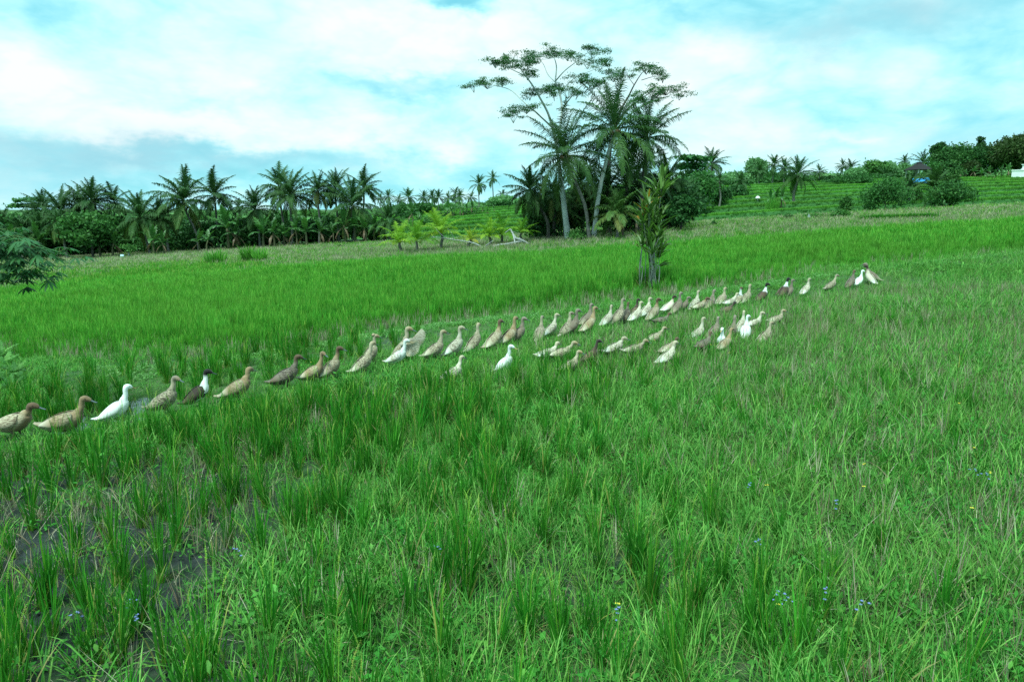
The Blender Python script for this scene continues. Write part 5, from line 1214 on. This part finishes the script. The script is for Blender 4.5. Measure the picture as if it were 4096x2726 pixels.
# ------------------------------------------------------------------ grass, rice and ground cover
def make_scatter_tree():
    g = bpy.data.node_groups.new("scatter", 'GeometryNodeTree')
    g.interface.new_socket("Geometry", in_out='INPUT', socket_type='NodeSocketGeometry')
    g.interface.new_socket("Tufts", in_out='INPUT', socket_type='NodeSocketCollection')
    g.interface.new_socket("Geometry", in_out='OUTPUT', socket_type='NodeSocketGeometry')
    n = g.nodes; gi = n.new('NodeGroupInput'); go = n.new('NodeGroupOutput'); ci = n.new('GeometryNodeCollectionInfo'); ip = n.new('GeometryNodeInstanceOnPoints')
    ci.inputs['Separate Children'].default_value = True; ci.inputs['Reset Children'].default_value = True
    g.links.new(gi.outputs[1], ci.inputs[0]); g.links.new(gi.outputs[0], ip.inputs['Points']); g.links.new(ci.outputs[0], ip.inputs['Instance'])
    ip.inputs['Pick Instance'].default_value = True
    for nm, ty, so in (("idx", 'INT', 'Instance Index'), ("rot", 'FLOAT_VECTOR', 'Rotation'), ("scl", 'FLOAT_VECTOR', 'Scale')):
        a = n.new('GeometryNodeInputNamedAttribute'); a.data_type = ty; a.inputs[0].default_value = nm; g.links.new(a.outputs[0], ip.inputs[so])
    g.links.new(ip.outputs[0], go.inputs[0]); return g
SCT = make_scatter_tree()
def scatter(name, label, cat, protos, X, Y, scl, rng, tilt=.08, wide=1.0, dz=0.0, vz=0):
    n = len(X); Z = H(X, Y) + dz
    m = bpy.data.meshes.new(name); m.vertices.add(n); m.vertices.foreach_set('co', np.stack([X, Y, Z], -1).astype(np.float32).ravel())
    a = m.attributes.new('idx', 'INT', 'POINT'); a.data.foreach_set('value', rng.randint(0, len(protos), n).astype(np.int32))
    a = m.attributes.new('rot', 'FLOAT_VECTOR', 'POINT'); a.data.foreach_set('vector', np.stack([rng.normal(0, tilt, n), rng.normal(0, tilt, n), rng.uniform(0, 6.283, n)], -1).astype(np.float32).ravel())
    a = m.attributes.new('scl', 'FLOAT_VECTOR', 'POINT'); w = scl * wide; a.data.foreach_set('vector', np.stack([w, w, scl], -1).astype(np.float32).ravel())
    c = bpy.data.collections.new(name + "_tufts")
    for k, (me, ma) in enumerate(protos):
        if not me.materials: me.materials.append(ma)
        c.objects.link(bpy.data.objects.new("%s_tuft_%02d" % (name, k), me))
    o = bpy.data.objects.new(name, m); COL.objects.link(o)
    md = o.modifiers.new("scatter", 'NODES'); md.node_group = SCT
    md[[s.identifier for s in SCT.interface.items_tree if s.in_out == 'INPUT' and s.name == 'Tufts'][0]] = c
    return tag(o, label, cat, kind='stuff')
HALF = R(44)
def field(rng, rings):
    """random points over the part of the land the photograph looks at; rings = (r0, r1, density per m2)"""
    X, Y = [], []
    for r0, r1, dn in rings:
        n = int(HALF * (r1 * r1 - r0 * r0) * dn); r = np.sqrt(rng.uniform(r0 * r0, r1 * r1, n)); a = rng.uniform(-HALF, HALF, n)
        X.append(r * np.sin(a)); Y.append(r * np.cos(a))
    return np.concatenate(X), np.concatenate(Y)
def tuft(parts):
    mb = MB()
    for P, Wd, t in parts:
        V_, Q_ = ribbons(P, Wd); t = np.asarray(t, float); mb.add(V_, Q_, np.repeat(t, P.shape[1] * 2) if t.ndim == 1 else np.repeat(t, 2, 1).ravel())
    return mb
def grad(rng, n, k, lo, hi, base=.0, tip=.0):
    t = rng.uniform(lo, hi, n)[:, None] + np.zeros((n, k)); q = np.linspace(0, 1, k)[None]
    return np.clip(t + base * np.clip(1 - q * 3.2, 0, 1) + tip * np.clip(q * 3 - 2, 0, 1), 0, 1)
def panicle(mb, rng, h, az, lean, tint=.5):
    frond(mb, rng, .12, az, PI / 2 - lean, .7, m=15, leaf=.011, hw=.0019, alpha=.30, droop=.3, tint=tint, start=.02, rach=.0013, base=(math.cos(az) * math.sin(lean) * h, math.sin(az) * math.sin(lean) * h, h * math.cos(lean)))
    P = np.array([[0, 0, 0], [math.cos(az) * math.sin(lean) * h * .5, math.sin(az) * math.sin(lean) * h * .5, h * .5], [math.cos(az) * math.sin(lean) * h, math.sin(az) * math.sin(lean) * h, h * math.cos(lean)]])
    V_, Q_ = ribbons(P[None], np.array([[-math.sin(az), math.cos(az), 0]] * 3)[None] * .0015); mb.add(V_, Q_, tint)

STOPS = [(0, (.020, .135, .013, 1)), (.25, (.048, .245, .020, 1)), (.5, (.17, .39, .035, 1)), (.72, (.30, .30, .08, 1)), (1, (.38, .33, .18, 1))]
M_RICE = leaf_mat("rice_leaf", STOPS, .3, .45, vary=.5)
M_WEED = leaf_mat("weed_grass_leaf", [(0, (.020, .105, .016, 1)), (.3, (.060, .27, .036, 1)), (.55, (.19, .43, .085, 1)), (.8, (.33, .36, .13, 1)), (1, (.38, .34, .2, 1))], .28, .5, patch=((.13, .28, .06, 1), .4), patch_scale=.7, vary=.4)
M_FIELD = leaf_mat("field_rice_leaf", [(0, (.036, .19, .022, 1)), (.3, (.082, .34, .036, 1)), (.55, (.22, .46, .065, 1)), (.8, (.36, .36, .11, 1)), (1, (.37, .34, .21, 1))], .42, .55, patch=((.13, .33, .045, 1), .6), patch_scale=.13, vary=.55)
M_STRAW = leaf_mat("straw", [(0, (.15, .10, .06, 1)), (.5, (.33, .31, .21, 1)), (1, (.42, .39, .29, 1))], .15, .7, vary=.4)
M_SEED = leaf_mat("seeding_grass", [(0, (.07, .22, .045, 1)), (.3, (.15, .27, .09, 1)), (.6, (.36, .32, .22, 1)), (1, (.46, .38, .32, 1))], .3, .7, patch=((.16, .24, .10, 1), .45), patch_scale=.12, vary=.35)
M_TERR = leaf_mat("terrace_grass", [(0, (.10, .32, .045, 1)), (.4, (.18, .45, .07, 1)), (1, (.32, .50, .12, 1))], .4, .55, patch=((.13, .27, .06, 1), .7), patch_scale=.09, vary=.4)
M_BANKW = leaf_mat("bank_weed_leaf", [(0, (.030, .13, .022, 1)), (1, (.09, .22, .045, 1))], .3, .6)
M_MOSS = leaf_mat("small_leaf_cover", [(0, (.07, .23, .045, 1)), (.5, (.14, .33, .09, 1)), (1, (.26, .42, .18, 1))], .35, .6, vary=.4)

def p_rice(seed, n=30, h=(.26, .52), hw=.0042, pan=2, br=.035, old=6, spread=.22):
    r = np.random.RandomState(seed)
    P, Wd = blades(r, n, h, hw, (.02, spread), (.05, .55), 5, base_r=br); mb = tuft([(P, Wd, grad(r, n, 5, 0, .3, .35))])
    P, Wd = blades(r, old, (.08, .22), .0035, (.1, .6), (.0, .9), 4, base_r=br * 1.2); V_, Q_ = ribbons(P, Wd); mb.add(V_, Q_, np.repeat(r.uniform(.75, 1, old), 8))
    P, Wd = blades(r, 2, (.25, .4), .0045, (.15, .4), (.2, .8), 5, base_r=br); V_, Q_ = ribbons(P, Wd); mb.add(V_, Q_, np.repeat(r.uniform(.6, .85, 2), 10))
    for i in range(pan): panicle(mb, r, r.uniform(.34, .5), r.uniform(0, 6.28), r.uniform(.03, .25), r.uniform(.45, .6))
    return mb.mesh("rice_tuft", False)
def p_weed(seed, n=15, h=(.06, .22), hw=.0030, lean=(.1, .9), bend=(.3, 1.3), br=.06, broad=0, dry=1):
    r = np.random.RandomState(seed)
    P, Wd = blades(r, n, h, hw, lean, bend, 5, base_r=br); mb = tuft([(P, Wd, grad(r, n, 5, .08, .62))])
    if dry:
        P, Wd = blades(r, dry, (.08, .22), .002, (.2, 1.2), (0, .8), 4, base_r=br); V_, Q_ = ribbons(P, Wd); mb.add(V_, Q_, np.repeat(r.uniform(.75, 1, dry), 8))
    if broad:
        C = np.stack([r.normal(0, br, broad), r.normal(0, br, broad), r.uniform(.02, .10, broad)], -1); leaf_cloud(mb, r, C, .038, r.uniform(.05, .55, broad), up=1.6, aspect=.3)
    return mb.mesh("weed_tuft", False)
def p_straw(seed, n=9, h=(.12, .36), hw=.0022, lean=(0, .4), bend=(0, .5), br=.035):
    r = np.random.RandomState(seed); P, Wd = blades(r, n, h, hw, lean, bend, 4, base_r=br); return tuft([(P, Wd, r.uniform(0, 1, n))]).mesh("straw_tuft", False)
def p_cover(seed, n=46, br=.11, size=.026, hgt=.07):
    r = np.random.RandomState(seed); mb = MB(); C = np.stack([r.normal(0, br * .6, n), r.normal(0, br * .6, n), r.uniform(.005, hgt, n)], -1)
    leaf_cloud(mb, r, C, size, r.uniform(0, 1, n), up=1.8, aspect=.36); return mb.mesh("cover_tuft", False)
def p_field(seed, n=24, h=(.34, .58), hw=.0055, br=.08, tipt=.22, dry=3):
    r = np.random.RandomState(seed); P, Wd = blades(r, n, h, hw, (.02, .20), (.05, .5), 5, base_r=br); mb = tuft([(P, Wd, grad(r, n, 5, 0, .42, .45, tipt))])
    P, Wd = blades(r, dry, (.2, .5), hw * .5, (.02, .3), (0, .5), 4, base_r=br); V_, Q_ = ribbons(P, Wd); mb.add(V_, Q_, np.repeat(r.uniform(.6, .95, dry), 8))
    return mb.mesh("field_tuft", False)
def p_seed(seed, n=14, h=(.22, .42), hw=.006, br=.14):
    r = np.random.RandomState(seed); P, Wd = blades(r, n, h, hw * .5, (.02, .3), (.05, .5), 4, base_r=br); Wd[:, 2] *= 2.6; Wd[:, 3] *= 14
    mb = tuft([(P, Wd, grad(r, n, 4, .35, .75, -.25, .35))]); P, Wd = blades(r, n, (.15, .4), hw, (.05, .5), (.1, .9), 4, base_r=br); V_, Q_ = ribbons(P, Wd); mb.add(V_, Q_, np.repeat(r.uniform(0, .35, n), 8))
    return mb.mesh("seed_tuft", False)

rng = np.random.RandomState(2024)
def lowland(X, Y): return Y < y_duck(X) - .9
# 1 rice clumps of the near field: set in loose rows on the left, scattered on the right
X, Y = field(rng, [(1.9, 13.5, 26)])
wet = mudness(X, Y); right = sst(-.5, 3.2, X - .12 * Y)
brd = sst(-.5, -2.3, Y - y_duck(X)) + .75 * sst(-1.2, -4, X) * (Y < y_edge(X) - .2) * (Y > y_duck(X) + .35)
keep = (rng.rand(len(X)) < brd * np.clip(.62 - .50 * right + .25 * wav(X, Y, 1.3, 9), .05, 1))
X, Y = X[keep], Y[keep]
s = rng.uniform(.65, 1.12, len(X)) * (1 - .45 * sst(-2.4, -.6, Y - y_duck(X)) * (Y < y_duck(X) + .2)) * (1 - .32 * sst(-1, 3, X)) * (1 + .12 * wav(X, Y, .9, 2)) * np.where(mudness(X, Y) > .5, 1.12, 1.0)
scatter("rice_clumps", "green rice clumps with yellow-green ears standing in the near field", "rice", [(p_rice(i), M_RICE) for i in range(600, 606)] + [(p_rice(606, 16, (.2, .45), pan=1), M_RICE), (p_rice(607, 40, (.3, .56), pan=3, br=.045), M_RICE)], X, Y, s, rng, .09)
# 2 low weedy grass between them
X, Y = field(rng, [(1.9, 6, 270), (6, 10, 200), (10, 18, 150), (18, 34, 60)])
wet = mudness(X, Y); dens = np.clip((1 - .88 * wet * sst(-.7, .2, wav(X, Y, 1.6, 12) + .55)) * (.80 + .35 * wav(X, Y, 1.1, 6)), .02, 1)
keep = (Y < y_edge(X) + 1.2) & (rng.rand(len(X)) < dens); X, Y = X[keep], Y[keep]
strip = sst(-.9, -.3, Y - y_duck(X)) * sst(9, 7.5, np.abs(X - 1))
s = rng.uniform(.6, 1.35, len(X)) * (1 + .30 * wav(X, Y, 1.1, 8)) * (1 - .35 * strip)
scatter("weed_grass", "low tangled green grass and weeds covering the near field and the bund", "grass", [(p_weed(i), M_WEED) for i in range(620, 624)] + [(p_weed(624, 22, (.05, .15), .0022, br=.08), M_WEED), (p_weed(625, 10, broad=14), M_WEED), (p_weed(626, 8, (.1, .3), .0042, (.05, .5), (.4, 1.5)), M_WEED), (p_weed(627, 9, broad=22), M_WEED)], X, Y, s, rng, .15)
# 3 taller slender grass in the right part of the near field
X, Y = field(rng, [(1.9, 8, 60), (8, 16, 60), (16, 26, 30)])
keep = (Y < y_edge(X) + .5) & (rng.rand(len(X)) < .25 + .75 * sst(.2, -1.6, Y - y_duck(X)) + .4 * sst(6, 10, X)) & (rng.rand(len(X)) < np.clip(.25 + .85 * sst(-2.5, 2, X) + .3 * wav(X, Y, 1.0, 14), .05, 1)); X, Y = X[keep], Y[keep]
scatter("slender_grass", "slender upright grass blades in the near field, thickest on the right", "grass", [(p_weed(i, 11, (.16, .36), .0030, (.02, .45), (.1, .9), .07, dry=7), M_WEED) for i in range(630, 635)], X, Y, rng.uniform(.6, 1.15, len(X)), rng, .12)
# 4 straw stubble
X, Y = field(rng, [(1.9, 8, 64), (8, 18, 84)])
keep = (Y < y_duck(X) - .7) & (rng.rand(len(X)) < np.clip(.14 + .9 * sst(0, 3.5, X + .15 * (Y - 6)) + .35 * wav(X, Y, 1.4, 15) + .3 * mudness(X, Y), .04, 1)); X, Y = X[keep], Y[keep]
scatter("straw_stubble", "dry beige rice stubble and broken straw in the near field", "straw", [(p_straw(i), M_STRAW) for i in range(640, 643)] + [(p_straw(643, 4, (.2, .42), .002, (.9, 1.5), (0, .3), .1), M_STRAW), (p_straw(644, 14, (.1, .24)), M_STRAW), (p_straw(645, 5, (.15, .3), .0035, (.3, 1.2), (.4, 1.6), .08), M_STRAW)], X, Y, rng.uniform(.6, 1.15, len(X)), rng, .12)
# 5 small-leaved cover on the bund
X, Y = field(rng, [(8, 27, 110)])
e = Y - y_edge(X); keep = (e > -2.0) & (e < -.05) & (rng.rand(len(X)) < np.clip(.9 * np.exp(-((e + .8) / .42) ** 2) * (.75 + .6 * wav(X, Y, .8, 21)) * sst(-7.8, -5.8, X), 0, 1)); X, Y = X[keep], Y[keep]
scatter("bund_cover", "pale small-leaved creeping plants along the crest of the bund", "ground cover", [(p_cover(i), M_MOSS) for i in range(650, 653)], X, Y, rng.uniform(.8, 1.4, len(X)), rng, .15)
# 6 standing rice beyond the bund
X, Y = field(rng, [(11, 22, 44), (22, 36, 26), (36, 48, 15)])
d = np.hypot(X, Y); e = Y - y_edge(X) + .5 * wav(X, Y, .8, 36); keep = (e > 0) & (Y < 33.5 + 2 * wav(X, Y, .3, 30)) & (rng.rand(len(X)) < np.clip(.9 + .25 * wav(X, Y, .35, 31) - .55 * sst(2.2, -.2, e), 0, 1)); keep &= (np.hypot(X - sx, Y - sy) > .5); X, Y, d, e = X[keep], Y[keep], d[keep], e[keep]
s = rng.uniform(.75, 1.1, len(X)) * (1 - .5 * sst(1.8, -.2, e)) * (1 + .14 * wav(X, Y, .5, 33)) * (1 - .45 * sst(4, 9, X) * sst(27, 19, Y))
scatter("standing_rice", "dense bright green standing rice in the field beyond the bund", "rice", [(p_field(i), M_FIELD) for i in range(660, 664)] + [(p_field(664, 30, (.3, .5), .008, .13), M_FIELD)], X, Y, s, rng, .08, 1 + .9 * sst(18, 40, d))
# 7 bleached stubble at the near edge of the standing rice
X, Y = field(rng, [(10, 26, 60)])
e = Y - y_edge(X); keep = (e > -.25) & (e < 1.7) & (rng.rand(len(X)) < .32 * np.clip(1.1 - e * .5, 0, 1) * (.7 + .5 * wav(X, Y, .7, 35)) * (.3 + .7 * sst(9, 3, X))); X, Y = X[keep], Y[keep]
scatter("rice_edge_stubble", "bleached old rice stalks along the near edge of the standing rice", "straw", [(p_straw(i, 13, (.14, .34), .004, (0, .3), (0, .4), .06), M_STRAW) for i in range(670, 673)], X, Y, rng.uniform(.7, 1.2, len(X)), rng, .12)
# 8 seeding dry grass in the far part of the field
X, Y = field(rng, [(26, 50, 13), (50, 100, 6.5)])
def far_edge(x): return 60 + 18 * sst(-4, -28, x)
d = np.hypot(X, Y); f0 = 35 + 3 * wav(X, Y, .15, 41)
pr = np.clip(sst(-7, 3, Y - f0) * (.55 + .45 * wav(X, Y, .16, 43)), 0, 1); keep = (Y < far_edge(X) + 1) & (rng.rand(len(X)) < pr); X, Y, d = X[keep], Y[keep], d[keep]
scatter("seeding_grass", "pale pinkish seeding grass in the far part of the field", "grass", [(p_seed(i) , M_SEED) for i in range(680, 684)], X, Y, rng.uniform(.7, 1.15, len(X)), rng, .1, 1 + 1.0 * sst(30, 70, d))
# 9 low green grass between and beyond it
X, Y = field(rng, [(31, 60, 8), (60, 100, 4)])
d = np.hypot(X, Y); keep = (Y > 31) & (Y < far_edge(X) + 1); X, Y, d = X[keep], Y[keep], d[keep]
scatter("far_field_grass", "low green grass in the far part of the field", "grass", [(p_field(i, 30, (.12, .32), .012, .22, .2, 2), M_FIELD) for i in range(690, 693)], X, Y, rng.uniform(.6, 1.1, len(X)), rng, .1, 1.2 + .8 * sst(40, 80, d))
# 10 grass on the terraces, thick along every lip
X, Y = field(rng, [(60, 100, 9), (100, 150, 5)])
u = terr_u(X, Y); fr = u - np.floor(u); keep = (u > 0) & (X > -70) & (rng.rand(len(X)) < np.where(fr < .75, .10, 0.0)); X1, Y1 = X[keep], Y[keep]
def terr_y(x, u):      # inverse of terr_u: where a bank's edge runs
    return 60 + 36 * sst(-4, -28, x) + 56.0 * u / NSTEP - 1.6 * np.sin(x * .11 + 1) - 0.8 * np.sin(x * .31)
LX, LY, BX, BY = [], [], [], []
for k in range(1, NSTEP + 1):
    x_ = np.arange(-40, 100, .085) + rng.normal(0, .05, len(np.arange(-40, 100, .085))); x_ = x_[np.abs(x_) < 1.02 * terr_y(x_, k)]
    LX.append(x_); LY.append(terr_y(x_, k + .015 + np.abs(rng.normal(0, .02, len(x_)))))
    BX.append(x_[::2]); BY.append(terr_y(x_[::2], k - .045 + rng.uniform(-.03, .025, len(x_[::2]))))
LX, LY, BX, BY = map(np.concatenate, (LX, LY, BX, BY)); nl_ = len(LX)
sc_ = np.concatenate([rng.uniform(.5, .8, nl_) * (1 + .2 * wav(LX, LY, .3, 51)), rng.uniform(.3, .5, len(X1))])
scatter("terrace_grass", "bright green grass on the rice terraces, thickest along their lips", "grass", [(p_field(i, 34, (.22, .5), .016, .22, .35, 2), M_TERR) for i in range(700, 704)], np.concatenate([LX, X1]), np.concatenate([LY, Y1]), sc_, rng, .1, 1.4)
scatter("terrace_bank_weeds", "dark weeds on the steep banks between the rice terraces", "weeds", [(p_field(i, 22, (.12, .26), .016, .2, .0, 2), M_BANKW) for i in range(704, 707)], BX, BY, rng.uniform(.5, .9, len(BX)), rng, .3, 1.4)
# dark grass on the little bank in front of the pinkish strip, right
x0, y0, _ = hit(1985 * k_, 511 * k_); x1, y1, _ = hit(2145 * k_, 507 * k_); n = 420; q = rng.rand(n)
X, Y = x0 + (x1 - x0) * q, y0 + (y1 - y0) * q + rng.normal(0, .25, n)
scatter("bank_grass", "dark green grass of a little bank across the far right of the field", "grass", [(p_field(i, 34, (.3, .55), .012, .2, 0, 0), M_RICE) for i in range(710, 712)], X, Y, rng.uniform(.6, 1, n), rng, .1, 1.2)

# far wood closing the view
FW = []
for i in range(5):
    r = np.random.RandomState(720 + i); mb = MB(); lump_crown(mb, r, [(r.normal(0, 1.6), r.normal(0, 1.2), r.uniform(1.2, 3.4), 1.7, 1.6, 1.3) for _ in range(7)], 26, 9, .55, (0, .8), .6); FW.append((mb.mesh("wood", False), M_MID if i % 2 else M_PALE))
for q in range(2): FW.append((palm_crown(730 + q, 13, 3.0, m=14, hw=.07, leaf=.8), M_PALM))
n = 800; a = rng.uniform(-HALF, HALF, n); Dd = rng.uniform(165, 300, n); X = Dd * np.tan(a) * .98; Y = Dd * 1.0
lowc = .42 + .5 * sst(-.05, .35, X / Y)
scatter("far_wood", "far-off wood of palms and leafy trees along the horizon", "wood", FW, X, Y, rng.uniform(.6, 1.25, n) * lowc * (Dd / 210), rng, .05, 1.2, dz=-.3)

# ------------------------------------------------------------------ little flowers
def flower_mesh(seed, petals=6, rp=.012, n=4):
    r = np.random.RandomState(seed); mb = MB(); st = MB()
    for k in range(n):
        c = np.array([r.normal(0, .014), r.normal(0, .014), .20 + r.uniform(-.03, .03)])
        for j in range(petals):
            a = j * 2 * PI / petals + r.rand(); d = np.array([math.cos(a), math.sin(a), .35]); w = np.array([-math.sin(a), math.cos(a), 0]) * rp * .38
            V_, Q_ = ribbons(np.stack([c, c + d * rp * .6, c + d * rp])[None], np.stack([w * .5, w, w * .3])[None]); mb.add(V_, Q_)
        V_, Q_ = tube([(0, 0, -.02), (c[0] * .5, c[1] * .5, .1), tuple(c)], .0018, 5); st.add(V_, Q_, .2)
    return mb.mesh("petals", False), st.mesh("stalk")
FB, FY = flower_mesh(1, 6, .010, 4), flower_mesh(2, 5, .009, 2)
MB_, MY_ = plain_mat("blue_petal", (.15, .19, .42, 1), .6), plain_mat("yellow_petal", (.72, .60, .05, 1), .6)
def flowers(pts, meshes, mat, label, group):
    for px, py in pts:
        x, y, z = hit(px, py + .17 * FPX / 5 * .8); t = thing("flower", label, "flower", (x, y, z), (px * .7) % 6.28, group)
        obj("petals", meshes[0], mat, t); obj("stalk", meshes[1], M_WEED, t)
flowers(((560, 2520), (325, 2500), (535, 2455), (960, 2235), (1758, 2232), (2465, 2510), (3290, 2430), (3135, 2465), (3100, 2440), (3432, 2485), (3025, 2205), (3335, 2045), (2990, 1962), (3885, 1910), (3930, 1930)), FB, MB_, "tiny violet-blue wild flower low in the near field grass", "violet-blue wild flowers in the near field")
flowers(((2475, 2475), (3053, 1965), (3097, 2480), (3438, 1975), (3943, 1920), (3868, 2070), (2632, 1317), (2617, 1338), (2843, 1358), (2910, 1393), (3830, 1620), (3885, 1810), (3440, 1880), (1248, 1424)), FY, MY_, "tiny yellow wild flower in the field grass", "yellow wild flowers in the field")
